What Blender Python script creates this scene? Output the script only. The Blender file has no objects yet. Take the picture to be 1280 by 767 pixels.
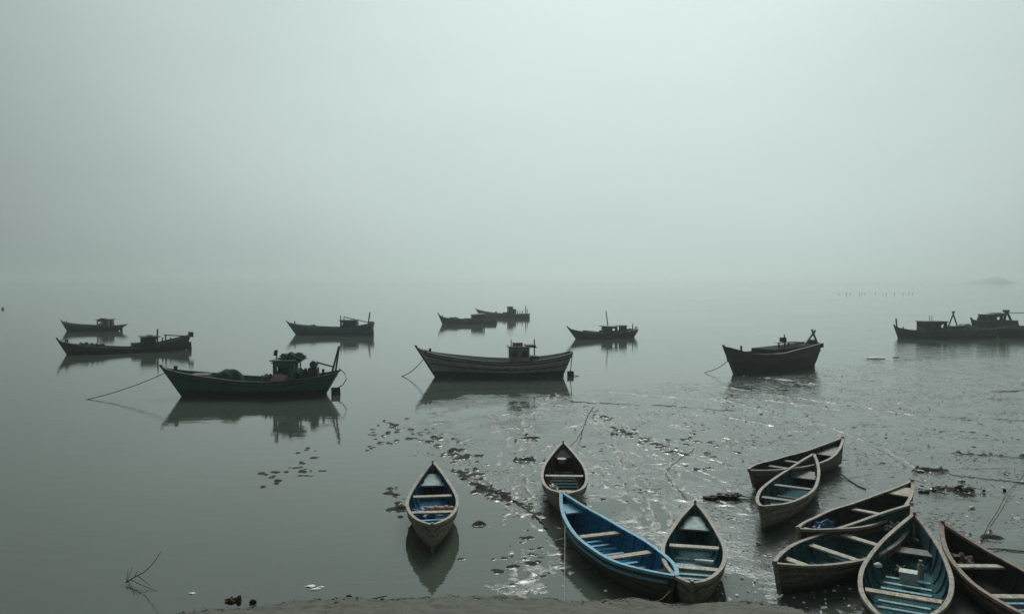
import bpy, math, random
import numpy as np
from mathutils import Vector, Matrix

random.seed(7)
rng = np.random.RandomState(11)
S = bpy.context.scene
C = S.collection
R = math.radians

# ------------------------------------------------------------------ camera
CAM_H = 5.4
FPX = 1000.0                     # focal length in pixels of the 1280 px wide photograph
PITCH = -math.atan((383.5 - 350.0) / FPX)
cam_d = bpy.data.cameras.new('camera')
cam_d.sensor_width = 36.0
cam_d.lens = 36.0 * FPX / 1280.0
cam_d.clip_start = 0.1
cam_d.clip_end = 12000
cam = bpy.data.objects.new('camera', cam_d)
cam.location = (0, 0, CAM_H)
cam.rotation_euler = (R(90) + PITCH, 0, 0)
C.objects.link(cam)
S.camera = cam

# ------------------------------------------------------------------ sky, sun, exposure
SUN_EL, SUN_AZ = R(42), R(9)     # azimuth clockwise from +Y (straight ahead)
SUN_DIR = Vector((math.sin(SUN_AZ) * math.cos(SUN_EL), math.cos(SUN_AZ) * math.cos(SUN_EL), math.sin(SUN_EL)))
GLOW_DIR = Vector((math.sin(SUN_AZ) * math.cos(R(33)), math.cos(SUN_AZ) * math.cos(R(33)), math.sin(R(33))))   # the bright patch hangs lower: thick air below the sun
WS = 0.1                         # background strength
w = bpy.data.worlds.new('World')
S.world = w
w.use_nodes = True
nt = w.node_tree
nt.nodes.clear()
def wn(t, **k):
    n = nt.nodes.new(t)
    for a, b in k.items():
        setattr(n, a, b)
    return n
wl = nt.links.new
sky = wn('ShaderNodeTexSky', sky_type='NISHITA', sun_disc=False, sun_elevation=SUN_EL, sun_rotation=SUN_AZ)
sky.dust_density = 6.0
sky.air_density = 1.5
hsv = wn('ShaderNodeHueSaturation')
hsv.inputs['Saturation'].default_value = 0.15
wl(sky.outputs[0], hsv.inputs['Color'])
tc = wn('ShaderNodeTexCoord')
nrm = wn('ShaderNodeVectorMath', operation='NORMALIZE')
wl(tc.outputs['Generated'], nrm.inputs[0])
dot = wn('ShaderNodeVectorMath', operation='DOT_PRODUCT')
dot.inputs[1].default_value = GLOW_DIR
wl(nrm.outputs[0], dot.inputs[0])
acs = wn('ShaderNodeMath', operation='ARCCOSINE')
acs.use_clamp = False
wl(dot.outputs['Value'], acs.inputs[0])
div = wn('ShaderNodeMath', operation='DIVIDE')
div.inputs[1].default_value = R(100)
wl(acs.outputs[0], div.inputs[0])
ramp = wn('ShaderNodeValToRGB')
ramp.color_ramp.interpolation = 'B_SPLINE'
AUREOLE = [(0, 1.0), (8, .93), (16, .85), (26, .75), (33, .69), (40, .545), (50, .345), (65, .26), (80, .215), (100, .19)]
el = ramp.color_ramp.elements
while len(el) < len(AUREOLE):
    el.new(0.5)
for e, (a, v) in zip(el, AUREOLE):
    e.position = a / 100.0
    e.color = (v * .80, v * .965, v * .935, 1)
wl(div.outputs[0], ramp.inputs[0])
# overcast haze veil over the clear sky
scl = wn('ShaderNodeVectorMath', operation='SCALE')
scl.inputs['Scale'].default_value = 0.93 / WS
# slow unevenness of the thick air
cn = wn('ShaderNodeTexNoise'); cn.inputs['Scale'].default_value = 2.2; cn.inputs['Detail'].default_value = 4
cmp_ = wn('ShaderNodeMapping'); cmp_.inputs['Scale'].default_value = (1, 1, 3)
wl(nrm.outputs[0], cmp_.inputs[0]); wl(cmp_.outputs[0], cn.inputs['Vector'])
cr_ = wn('ShaderNodeMapRange'); cr_.inputs[1].default_value = .3; cr_.inputs[2].default_value = .7
cr_.inputs[3].default_value = .955; cr_.inputs[4].default_value = 1.035
wl(cn.outputs[0], cr_.inputs[0])
cs_ = wn('ShaderNodeVectorMath', operation='SCALE')
wl(ramp.outputs[0], cs_.inputs[0]); wl(cr_.outputs[0], cs_.inputs['Scale'])
wl(cs_.outputs[0], scl.inputs[0])
mix = wn('ShaderNodeMix', data_type='RGBA')
mix.inputs[0].default_value = 0.96
wl(hsv.outputs[0], mix.inputs[6])
wl(scl.outputs[0], mix.inputs[7])
bg = wn('ShaderNodeBackground')
bg.inputs['Strength'].default_value = WS
wl(mix.outputs[2], bg.inputs['Color'])
wo = wn('ShaderNodeOutputWorld')
wl(bg.outputs[0], wo.inputs['Surface'])

sun_d = bpy.data.lights.new('sun', 'SUN')
sun_d.energy = 2.6
sun_d.angle = R(24)
sun_d.color = (1.0, .99, .93)
sun = bpy.data.objects.new('sun', sun_d)
sun.rotation_euler = (-SUN_DIR).to_track_quat('-Z', 'Y').to_euler()
C.objects.link(sun)

vs = S.view_settings
vs.view_transform = 'Standard'
vs.look = 'None'
vs.exposure = 0.0
vs.gamma = 1.0
vs.use_curve_mapping = False
S.cycles.use_denoising = True
S.cycles.max_bounces = 8
S.cycles.volume_bounces = 0

# ------------------------------------------------------------------ surveying helpers: photo pixel -> place on the ground
cp, sp = math.cos(PITCH), math.sin(PITCH)
def ray(px, py):
    X = (px - 640.0) / FPX
    Y = -(py - 383.5) / FPX
    return Vector((X, cp - Y * sp, sp + Y * cp))
def at(px, py, z=0.0):
    d = ray(px, py)
    k = (z - CAM_H) / d.z
    return Vector((d.x * k, d.y * k, z))

# ------------------------------------------------------------------ noise for terrain
TAB = rng.rand(256, 256)
def vnoise(x, y):
    xi = np.floor(x).astype(int); yi = np.floor(y).astype(int)
    fx = x - xi; fy = y - yi
    fx = fx * fx * (3 - 2 * fx); fy = fy * fy * (3 - 2 * fy)
    a = TAB[xi & 255, yi & 255]; b = TAB[(xi + 1) & 255, yi & 255]
    c = TAB[xi & 255, (yi + 1) & 255]; d = TAB[(xi + 1) & 255, (yi + 1) & 255]
    return (a * (1 - fx) + b * fx) * (1 - fy) + (c * (1 - fx) + d * fx) * fy - .5
def fbm(x, y, o=4, g=.55):
    s = 0; am = 1
    for k in range(o):
        s = s + am * vnoise(x * 2 ** k + 17.3 * k, y * 2 ** k + 5.1 * k)
        am *= g
    return s

# ------------------------------------------------------------------ materials
def mat(name):
    m = bpy.data.materials.new(name)
    m.use_nodes = True
    n = m.node_tree
    b = n.nodes['Principled BSDF']
    return m, n, b
def add(n, t, **k):
    x = n.nodes.new(t)
    for a, b in k.items():
        setattr(x, a, b)
    return x
def paint(name, col, wear=(.16, .14, .115), amount=.35, rough=.6, scale=3.0, wet=None, bump=.3, spec=.22, grime=.5, planks=0.0):
    """weathered paint or bare wood: base colour, worn patches, grain streaks and a dark wet foot below z = wet"""
    m, n, b = mat(name)
    L = n.links.new
    tcx = add(n, 'ShaderNodeTexCoord')
    mp = add(n, 'ShaderNodeMapping')
    mp.inputs['Scale'].default_value = (1.0, 2.5, 5.0)
    L(tcx.outputs['Object'], mp.inputs[0])
    n1 = add(n, 'ShaderNodeTexNoise'); n1.inputs['Scale'].default_value = scale
    n1.inputs['Detail'].default_value = 8; n1.inputs['Roughness'].default_value = .65
    L(mp.outputs[0], n1.inputs['Vector'])
    r1 = add(n, 'ShaderNodeValToRGB')
    r1.color_ramp.elements[0].position = .62 - amount * .5
    r1.color_ramp.elements[1].position = .72 - amount * .2
    L(n1.outputs[0], r1.inputs[0])
    mx = add(n, 'ShaderNodeMix', data_type='RGBA')
    mx.inputs[6].default_value = (*col, 1); mx.inputs[7].default_value = (*wear, 1)
    mul = add(n, 'ShaderNodeMath', operation='MULTIPLY'); mul.inputs[1].default_value = min(1, .35 + amount)
    L(r1.outputs[0], mul.inputs[0]); L(mul.outputs[0], mx.inputs[0])
    n2 = add(n, 'ShaderNodeTexNoise'); n2.inputs['Scale'].default_value = scale * 3.7
    n2.inputs['Detail'].default_value = 6
    L(mp.outputs[0], n2.inputs['Vector'])
    r2 = add(n, 'ShaderNodeMapRange')
    r2.inputs[1].default_value = .3; r2.inputs[2].default_value = .75
    r2.inputs[3].default_value = .9 - grime; r2.inputs[4].default_value = 1.15
    L(n2.outputs[0], r2.inputs[0])
    mm = add(n, 'ShaderNodeMix', data_type='RGBA', blend_type='MULTIPLY'); mm.inputs[0].default_value = 1
    L(mx.outputs[2], mm.inputs[6]); L(r2.outputs[0], mm.inputs[7])
    out = mm.outputs[2]
    if wet is not None:
        sx = add(n, 'ShaderNodeSeparateXYZ'); L(tcx.outputs['Object'], sx.inputs[0])
        ad = add(n, 'ShaderNodeMath', operation='MULTIPLY_ADD'); ad.inputs[1].default_value = .22; ad.inputs[2].default_value = -.11
        L(n1.outputs[0], ad.inputs[0])
        sm = add(n, 'ShaderNodeMath', operation='ADD'); L(sx.outputs['Z'], sm.inputs[0]); L(ad.outputs[0], sm.inputs[1])
        mr = add(n, 'ShaderNodeMapRange', interpolation_type='SMOOTHSTEP')
        mr.inputs[1].default_value = wet[0] - .03; mr.inputs[2].default_value = wet[0] + .05
        L(sm.outputs[0], mr.inputs[0])
        mw = add(n, 'ShaderNodeMix', data_type='RGBA')
        mw.inputs[6].default_value = (*wet[1], 1)
        L(mr.outputs[0], mw.inputs[0]); L(out, mw.inputs[7])
        out = mw.outputs[2]
    if planks:
        sz = add(n, 'ShaderNodeSeparateXYZ'); L(tcx.outputs['Object'], sz.inputs[0])
        wv_ = add(n, 'ShaderNodeMath', operation='MULTIPLY_ADD'); wv_.inputs[1].default_value = .05
        L(n1.outputs[0], wv_.inputs[0]); L(sz.outputs['Z'], wv_.inputs[2])
        dv = add(n, 'ShaderNodeMath', operation='DIVIDE'); dv.inputs[1].default_value = planks; L(wv_.outputs[0], dv.inputs[0])
        fr = add(n, 'ShaderNodeMath', operation='FRACT'); L(dv.outputs[0], fr.inputs[0])
        ml = add(n, 'ShaderNodeMapRange', interpolation_type='SMOOTHSTEP'); ml.inputs[1].default_value = .02; ml.inputs[2].default_value = .14
        ml.inputs[3].default_value = .35; ml.inputs[4].default_value = 1
        L(fr.outputs[0], ml.inputs[0])
        mp_ = add(n, 'ShaderNodeMix', data_type='RGBA', blend_type='MULTIPLY'); mp_.inputs[0].default_value = 1
        L(out, mp_.inputs[6]); L(ml.outputs[0], mp_.inputs[7]); out = mp_.outputs[2]
    L(out, b.inputs['Base Color'])
    b.inputs['Roughness'].default_value = rough
    b.inputs['Specular IOR Level'].default_value = spec
    bp = add(n, 'ShaderNodeBump'); bp.inputs['Strength'].default_value = bump; bp.inputs['Distance'].default_value = .02
    L(n2.outputs[0], bp.inputs['Height']); L(bp.outputs[0], b.inputs['Normal'])
    return m

WET = (.075, .07, .042)
M = {
    'grey_wood': paint('grey_wood', (.37, .345, .265), (.18, .16, .12), .5, wet=(.16, WET), planks=.13),
    'olive_wood': paint('olive_wood', (.27, .245, .165), (.13, .115, .075), .5, wet=(.18, WET), planks=.13),
    'brown_wood': paint('brown_wood', (.175, .13, .09), (.065, .05, .04), .5, wet=(.18, WET), planks=.13),
    'green_hull_wood': paint('green_hull_wood', (.085, .115, .085), (.11, .07, .05), .6, wet=(.16, WET), planks=.13),
    'rail_pale': paint('rail_pale', (.37, .345, .285), (.18, .155, .12), .45),
    'rail_brown': paint('rail_brown', (.33, .25, .20), (.16, .115, .09), .45),
    'rail_blue': paint('rail_blue', (.10, .45, .67), (.20, .19, .16), .42, scale=5, grime=.35),
    'thwart': paint('thwart', (.44, .375, .28), (.19, .155, .12), .4),
    'thwart_pale': paint('thwart_pale', (.46, .45, .37), (.22, .20, .16), .4),
    'in_blue': paint('in_blue', (.012, .095, .19), (.025, .05, .065), .4, spec=.05, rough=.85),
    'in_bright_blue': paint('in_bright_blue', (.015, .175, .345), (.03, .075, .11), .3, spec=.05, rough=.85),
    'in_teal': paint('in_teal', (.034, .125, .15), (.03, .045, .046), .45, spec=.05, rough=.85),
    'in_dark': paint('in_dark', (.04, .047, .045), (.026, .028, .026), .5, spec=.05, rough=.85),
    'in_brown': paint('in_brown', (.038, .036, .034), (.026, .022, .02), .5, spec=.05, rough=.85),
    'slat_blue': paint('slat_blue', (.12, .42, .60), (.09, .13, .16), .3),
    'slat_teal': paint('slat_teal', (.24, .48, .53), (.13, .16, .16), .4),
    'slat_grey': paint('slat_grey', (.2, .22, .22), (.1, .1, .095), .5),
    'deck_pale': paint('deck_pale', (.27, .43, .42), (.16, .18, .17), .4),
    'rope': paint('rope', (.10, .095, .08), (.05, .05, .045), .4, scale=20, rough=.9),
    'rope_pale': paint('rope_pale', (.42, .43, .42), (.25, .25, .24), .3, scale=20, rough=.9),
    'dark_metal': paint('dark_metal', (.03, .03, .03), (.06, .04, .03), .4, rough=.55),
    'boat_timber': paint('boat_timber', (.055, .05, .045), (.03, .028, .025), .5),
    'boat_deck': paint('boat_deck', (.10, .088, .072), (.055, .048, .04), .5),
    'deck_rust': paint('deck_rust', (.13, .085, .07), (.07, .05, .04), .5),
    'green_paint': paint('green_paint', (.002, .20, .13), (.015, .08, .058), .4, wet=(.30, (.014, .02, .017)), grime=.55, planks=.19),
    'green_cabin': paint('green_cabin', (.012, .20, .12), (.025, .05, .035), .35),
    'strake_green': paint('strake_green', (.03, .06, .045), (.05, .035, .03), .5),
    'white_band': paint('white_band', (.60, .66, .63), (.30, .32, .31), .5, wet=(.34, (.022, .021, .026)), grime=.6, planks=.19),
    'white_cabin': paint('white_cabin', (.32, .33, .325), (.10, .10, .095), .5),
    'black_hull': paint('black_hull', (.045, .034, .036), (.045, .032, .028), .5, wet=(.72, (.012, .012, .018)), planks=.19),
    'black_top': paint('black_top', (.016, .013, .013), (.02, .016, .016), .5, spec=.05, rough=.85),
    'brown_cabin': paint('brown_cabin', (.05, .035, .035), (.03, .026, .025), .5),
    'teal_hull': paint('teal_hull', (.005, .21, .31), (.02, .075, .09), .4, wet=(.2, (.014, .02, .028)), planks=.19),
    'navy_cabin': paint('navy_cabin', (.028, .038, .075), (.03, .03, .035), .4),
    'grey_hull': paint('grey_hull', (.10, .125, .095), (.035, .035, .03), .5, wet=(.25, (.018, .018, .016)), planks=.19),
    'slate_hull': paint('slate_hull', (.03, .13, .155), (.03, .03, .03), .5, wet=(.25, (.016, .018, .02))),
    'charcoal_hull': paint('charcoal_hull', (.028, .055, .065), (.025, .025, .025), .5, wet=(.25, (.014, .015, .017))),
    'olive_hull': paint('olive_hull', (.09, .115, .075), (.03, .03, .026), .5, wet=(.2, (.016, .016, .016))),
    'net': paint('net', (.03, .075, .055), (.02, .032, .028), .5, scale=14, rough=.95, bump=1.0),
    'net_green': paint('net_green', (.025, .115, .075), (.02, .04, .03), .5, scale=14, rough=.95, bump=1.0),
    'tarp_green': paint('tarp_green', (.05, .11, .075), (.03, .06, .045), .3, rough=.7),
    'tarp_blue': paint('tarp_blue', (.03, .14, .32), (.02, .07, .15), .3, rough=.5),
    'white_plastic': paint('white_plastic', (.5, .53, .51), (.3, .31, .3), .3, rough=.45, grime=.3),
    'grey_plastic': paint('grey_plastic', (.30, .31, .31), (.18, .18, .18), .3, rough=.5),
    'pink_float': paint('pink_float', (.45, .27, .21), (.28, .18, .15), .4, rough=.6),
    'pink_cloth': paint('pink_cloth', (.42, .16, .17), (.45, .40, .40), .6, scale=9, rough=.9),
    'red_cloth': paint('red_cloth', (.25, .05, .05), (.12, .04, .04), .4, rough=.9),
    'ochre_cloth': paint('ochre_cloth', (.16, .12, .085), (.09, .07, .055), .4, rough=.9),
    'blue_plastic': paint('blue_plastic', (.04, .09, .16), (.03, .05, .08), .3, rough=.5),
    'skin': paint('skin', (.12, .065, .045), (.10, .055, .04), .2, rough=.6),
    'brick': paint('brick', (.17, .085, .055), (.10, .05, .035), .5, scale=9, rough=.9),
    'weed': paint('weed', (.018, .018, .014), (.03, .028, .02), .4, scale=12, rough=.5),
    'twig': paint('twig', (.05, .042, .034), (.03, .026, .022), .4, scale=9, rough=.9),
    'straw': paint('straw', (.22, .18, .11), (.12, .10, .07), .4, scale=9, rough=.9),
    'bank_bits': paint('bank_bits', (.16, .15, .115), (.05, .045, .036), .5, scale=7, rough=.9),
    'stake': paint('stake', (.05, .045, .04), (.03, .028, .026), .4, rough=.9),
    'foam': paint('foam', (.74, .77, .75), (.6, .62, .6), .3, rough=.8, grime=.2),
}

# ---- water
def water_mat():
    m, n, b = mat('water')
    L = n.links.new
    geo = add(n, 'ShaderNodeNewGeometry')
    b.inputs['Base Color'].default_value = (.052, .064, .051, 1)
    b.inputs['Roughness'].default_value = .035
    b.inputs['IOR'].default_value = 1.38
    sx = add(n, 'ShaderNodeSeparateXYZ'); L(geo.outputs['Position'], sx.inputs[0])
    # breeze patches: rougher on the right-hand side
    pn = add(n, 'ShaderNodeTexNoise'); pn.inputs['Scale'].default_value = .06; pn.inputs['Detail'].default_value = 3
    L(geo.outputs['Position'], pn.inputs['Vector'])
    rat = add(n, 'ShaderNodeMapRange', interpolation_type='SMOOTHSTEP')
    rat.inputs[1].default_value = 4; rat.inputs[2].default_value = 22
    rat.inputs[3].default_value = .17; rat.inputs[4].default_value = 1.1
    L(sx.outputs['X'], rat.inputs[0])
    pm = add(n, 'ShaderNodeMapRange'); pm.inputs[1].default_value = .35; pm.inputs[2].default_value = .65
    pm.inputs[3].default_value = .4; pm.inputs[4].default_value = 1.3
    L(pn.outputs[0], pm.inputs[0])
    st = add(n, 'ShaderNodeMath', operation='MULTIPLY'); L(rat.outputs[0], st.inputs[0]); L(pm.outputs[0], st.inputs[1])
    mp = add(n, 'ShaderNodeMapping'); mp.inputs['Scale'].default_value = (.55, 1.6, 1); mp.inputs['Rotation'].default_value = (0, 0, R(8))
    L(geo.outputs['Position'], mp.inputs[0])
    w1 = add(n, 'ShaderNodeTexNoise'); w1.inputs['Scale'].default_value = 1.3; w1.inputs['Detail'].default_value = 3
    L(mp.outputs[0], w1.inputs['Vector'])
    w2 = add(n, 'ShaderNodeTexNoise'); w2.inputs['Scale'].default_value = 6; w2.inputs['Detail'].default_value = 2
    L(mp.outputs[0], w2.inputs['Vector'])
    su = add(n, 'ShaderNodeMath', operation='MULTIPLY_ADD'); su.inputs[1].default_value = .18
    L(w2.outputs[0], su.inputs[0]); L(w1.outputs[0], su.inputs[2])
    hh = add(n, 'ShaderNodeMath', operation='MULTIPLY'); L(su.outputs[0], hh.inputs[0]); L(st.outputs[0], hh.inputs[1])
    bp = add(n, 'ShaderNodeBump'); bp.inputs['Strength'].default_value = 1.0; bp.inputs['Distance'].default_value = .045
    L(hh.outputs[0], bp.inputs['Height']); L(bp.outputs[0], b.inputs['Normal'])
    return m
def mud_mat():
    m, n, b = mat('wet_mud')
    L = n.links.new
    geo = add(n, 'ShaderNodeNewGeometry')
    n1 = add(n, 'ShaderNodeTexNoise'); n1.inputs['Scale'].default_value = 1.7; n1.inputs['Detail'].default_value = 8
    n1.inputs['Roughness'].default_value = .7
    L(geo.outputs['Position'], n1.inputs['Vector'])
    r = add(n, 'ShaderNodeValToRGB')
    r.color_ramp.elements[0].position = .35; r.color_ramp.elements[0].color = (.048, .058, .052, 1)
    r.color_ramp.elements[1].position = .68; r.color_ramp.elements[1].color = (.095, .112, .102, 1)
    L(n1.outputs[0], r.inputs[0])
    atr = add(n, 'ShaderNodeAttribute', attribute_name='clod')
    mr = add(n, 'ShaderNodeMapRange', interpolation_type='SMOOTHSTEP')
    mr.inputs[1].default_value = .05; mr.inputs[2].default_value = .5
    L(atr.outputs['Fac'], mr.inputs[0])
    # dark crumbs lying on the film of mud
    n3 = add(n, 'ShaderNodeTexNoise'); n3.inputs['Scale'].default_value = 7.5; n3.inputs['Detail'].default_value = 4
    n3.inputs['Roughness'].default_value = .75
    L(geo.outputs['Position'], n3.inputs['Vector'])
    n4 = add(n, 'ShaderNodeTexNoise'); n4.inputs['Scale'].default_value = .7; n4.inputs['Detail'].default_value = 3
    L(geo.outputs['Position'], n4.inputs['Vector'])
    cs = add(n, 'ShaderNodeMath', operation='MULTIPLY_ADD'); cs.inputs[1].default_value = .35
    L(n4.outputs[0], cs.inputs[0]); L(n3.outputs[0], cs.inputs[2])
    cm = add(n, 'ShaderNodeMapRange', interpolation_type='SMOOTHSTEP'); cm.inputs[1].default_value = .745; cm.inputs[2].default_value = .80
    L(cs.outputs[0], cm.inputs[0])
    mxx = add(n, 'ShaderNodeMath', operation='MAXIMUM'); L(cm.outputs[0], mxx.inputs[0]); L(mr.outputs[0], mxx.inputs[1])
    mr = mxx
    mx = add(n, 'ShaderNodeMix', data_type='RGBA'); mx.inputs[7].default_value = (.036, .038, .032, 1)
    L(mr.outputs[0], mx.inputs[0]); L(r.outputs[0], mx.inputs[6])
    L(mx.outputs[2], b.inputs['Base Color'])
    rr = add(n, 'ShaderNodeMapRange'); rr.inputs[1].default_value = .3; rr.inputs[2].default_value = .7
    rr.inputs[3].default_value = .06; rr.inputs[4].default_value = .22
    L(n1.outputs[0], rr.inputs[0])
    rx = add(n, 'ShaderNodeMix', data_type='FLOAT'); rx.inputs[3].default_value = .9
    L(mr.outputs[0], rx.inputs[0]); L(rr.outputs[0], rx.inputs[2]); L(rx.outputs[0], b.inputs['Roughness'])
    sp_ = add(n, 'ShaderNodeMapRange'); sp_.inputs[3].default_value = .5; sp_.inputs[4].default_value = .12
    L(mr.outputs[0], sp_.inputs[0]); L(sp_.outputs[0], b.inputs['Specular IOR Level'])
    b.inputs['IOR'].default_value = 1.42
    n2 = add(n, 'ShaderNodeTexNoise'); n2.inputs['Scale'].default_value = 13; n2.inputs['Detail'].default_value = 5
    n2.inputs['Roughness'].default_value = .6
    L(geo.outputs['Position'], n2.inputs['Vector'])
    bp = add(n, 'ShaderNodeBump'); bp.inputs['Strength'].default_value = .55; bp.inputs['Distance'].default_value = .016
    L(n2.outputs[0], bp.inputs['Height']); L(bp.outputs[0], b.inputs['Normal'])
    return m
def bank_mat():
    m, n, b = mat('bank_mud')
    L = n.links.new
    geo = add(n, 'ShaderNodeNewGeometry')
    n1 = add(n, 'ShaderNodeTexNoise'); n1.inputs['Scale'].default_value = 4; n1.inputs['Detail'].default_value = 10
    n1.inputs['Roughness'].default_value = .7
    L(geo.outputs['Position'], n1.inputs['Vector'])
    r = add(n, 'ShaderNodeValToRGB')
    r.color_ramp.elements[0].position = .32; r.color_ramp.elements[0].color = (.022, .027, .019, 1)
    r.color_ramp.elements[1].position = .7; r.color_ramp.elements[1].color = (.078, .088, .062, 1)
    L(n1.outputs[0], r.inputs[0]); L(r.outputs[0], b.inputs['Base Color'])
    b.inputs['Roughness'].default_value = .8
    bp = add(n, 'ShaderNodeBump'); bp.inputs['Strength'].default_value = .9; bp.inputs['Distance'].default_value = .09
    L(n1.outputs[0], bp.inputs['Height']); L(bp.outputs[0], b.inputs['Normal'])
    return m
M['water'] = water_mat()
M['mud'] = mud_mat()
M['bank'] = bank_mat()
M['islet'] = paint('islet', (.06, .07, .055), (.04, .045, .04), .4, scale=.05)

# ------------------------------------------------------------------ mesh builder
class MB:
    def __init__(s):
        s.v = []; s.f = []
    def grid(s, rows, close=False):
        o = len(s.v); nr = len(rows); nc = len(rows[0])
        for r_ in rows:
            s.v += [tuple(p) for p in r_]
        for i in range(nr - 1):
            for j in range(nc - (0 if close else 1)):
                k = (j + 1) % nc
                s.f.append((o + i * nc + j, o + i * nc + k, o + (i + 1) * nc + k, o + (i + 1) * nc + j))
        return s
    def poly(s, pts):
        o = len(s.v); s.v += [tuple(p) for p in pts]
        s.f.append(tuple(range(o, o + len(pts))))
        return s
    def box(s, c, size, rot=None):
        o = len(s.v); hx, hy, hz = [a / 2 for a in size]
        for dx, dy, dz in ((-1,-1,-1),(1,-1,-1),(1,1,-1),(-1,1,-1),(-1,-1,1),(1,-1,1),(1,1,1),(-1,1,1)):
            p = Vector((dx * hx, dy * hy, dz * hz))
            if rot is not None:
                p = rot @ p
            s.v.append(tuple(p + Vector(c)))
        for f in ((0,3,2,1),(4,5,6,7),(0,1,5,4),(1,2,6,5),(2,3,7,6),(3,0,4,7)):
            s.f.append(tuple(o + a for a in f))
        return s
    def hexa(s, p8):
        o = len(s.v); s.v += [tuple(p) for p in p8]
        for f in ((0,3,2,1),(4,5,6,7),(0,1,5,4),(1,2,6,5),(2,3,7,6),(3,0,4,7)):
            s.f.append(tuple(o + a for a in f))
        return s
    def tube(s, pts, r, n=6, r2=None, caps=True):
        pts = [Vector(p) for p in pts]; rings = []
        for i, p in enumerate(pts):
            t = (pts[min(i + 1, len(pts) - 1)] - pts[max(i - 1, 0)])
            t = t.normalized() if t.length > 1e-9 else Vector((0, 0, 1))
            a = t.cross(Vector((0, 0, 1)))
            if a.length < .05:
                a = t.cross(Vector((0, 1, 0)))
            a.normalize(); b = t.cross(a)
            k = i / max(1, len(pts) - 1)
            rr = r if r2 is None else r + (r2 - r) * k
            rings.append([p + a * math.cos(2 * math.pi * j / n) * rr + b * math.sin(2 * math.pi * j / n) * rr for j in range(n)])
        o = len(s.v)
        s.grid(rings, close=True)
        if caps:
            s.f.append(tuple(range(o, o + n)))
            s.f.append(tuple(range(o + (len(pts) - 1) * n, o + len(pts) * n)))
        return s
    def strip(s, pts, wvec, h):
        """rectangular bar swept along pts: wvec(i) = half width vector at point i, h = height (down from pts)"""
        rows = []
        for i, p in enumerate(pts):
            p = Vector(p); a = Vector(wvec(i)); d = Vector((0, 0, h))
            rows.append([p - a, p + a, p + a - d, p - a - d])
        o = len(s.v)
        s.grid(rows, close=True)
        s.f.append((o, o + 1, o + 2, o + 3)); e = o + 4 * (len(pts) - 1)
        s.f.append((e, e + 1, e + 2, e + 3))
        return s
    def blob(s, c, size, seed=0, amp=.2, n=14, freq=2.2, flat=None):
        rows = []
        for i in range(n + 1):
            th = math.pi * i / n; row = []
            for j in range(2 * n):
                ph = math.pi * j / n
                d = Vector((math.sin(th) * math.cos(ph), math.sin(th) * math.sin(ph), math.cos(th)))
                k = 1 + amp * (math.sin(freq * 1.7 * d.x + seed) * math.cos(freq * 2.3 * d.y + 1.3 * seed) + .6 * math.sin(freq * 4.1 * d.z + 3.7 * d.x * freq + seed * 2.1))
                p = Vector((d.x * size[0], d.y * size[1], d.z * size[2])) * k
                if flat is not None:
                    p.z = max(p.z, flat)
                row.append(p + Vector(c))
            rows.append(row)
        return s.grid(rows, close=True)
    def build(s, name, m, parent=None, smooth=None, bevel=0.0):
        me = bpy.data.meshes.new(name)
        me.from_pydata(s.v, [], s.f)
        import bmesh
        bm = bmesh.new(); bm.from_mesh(me)
        bmesh.ops.remove_doubles(bm, verts=bm.verts, dist=1e-5)
        bmesh.ops.recalc_face_normals(bm, faces=bm.faces)
        if bevel > 0:
            bmesh.ops.bevel(bm, geom=bm.edges[:], offset=bevel, segments=1, affect='EDGES', clamp_overlap=True)
        bm.to_mesh(me); bm.free()
        if smooth is not None:
            me.shade_smooth()
            me.set_sharp_from_angle(angle=R(smooth))
        me.materials.append(m)
        o = bpy.data.objects.new(name, me); C.objects.link(o)
        if parent is not None:
            o.parent = parent
        return o
def tag(o, label, cat, group=None):
    o['label'] = label; o['category'] = cat
    if group:
        o['group'] = group
    return o
def empty(name, loc, rz=0.0):
    o = bpy.data.objects.new(name, None); C.objects.link(o)
    o.location = loc; o.rotation_euler = (0, 0, rz); o.empty_display_size = .3
    return o
def mesh_np(name, verts, faces, m, smooth=True):
    me = bpy.data.meshes.new(name)
    me.vertices.add(len(verts)); me.vertices.foreach_set('co', verts.astype(np.float32).ravel())
    nf = len(faces)
    me.loops.add(nf * 4); me.polygons.add(nf)
    me.loops.foreach_set('vertex_index', faces.astype(np.int32).ravel())
    me.polygons.foreach_set('loop_start', np.arange(0, nf * 4, 4, dtype=np.int32))
    me.update(calc_edges=True); me.validate()
    if smooth:
        me.shade_smooth()
    me.materials.append(m)
    o = bpy.data.objects.new(name, me); C.objects.link(o)
    return o
def grid_faces(nr, nc):
    i, j = np.meshgrid(np.arange(nr - 1), np.arange(nc - 1), indexing='ij')
    a = i * nc + j
    return np.stack([a, a + 1, a + nc + 1, a + nc], -1).reshape(-1, 4)

# ------------------------------------------------------------------ setting: water, mud flat, bank, islet
FAR = 3000.0
water = MB().poly([(-FAR, -FAR, 0), (FAR, -FAR, 0), (FAR, FAR, 0), (-FAR, FAR, 0)]).build('water', M['water'])
water['kind'] = 'structure'

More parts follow.
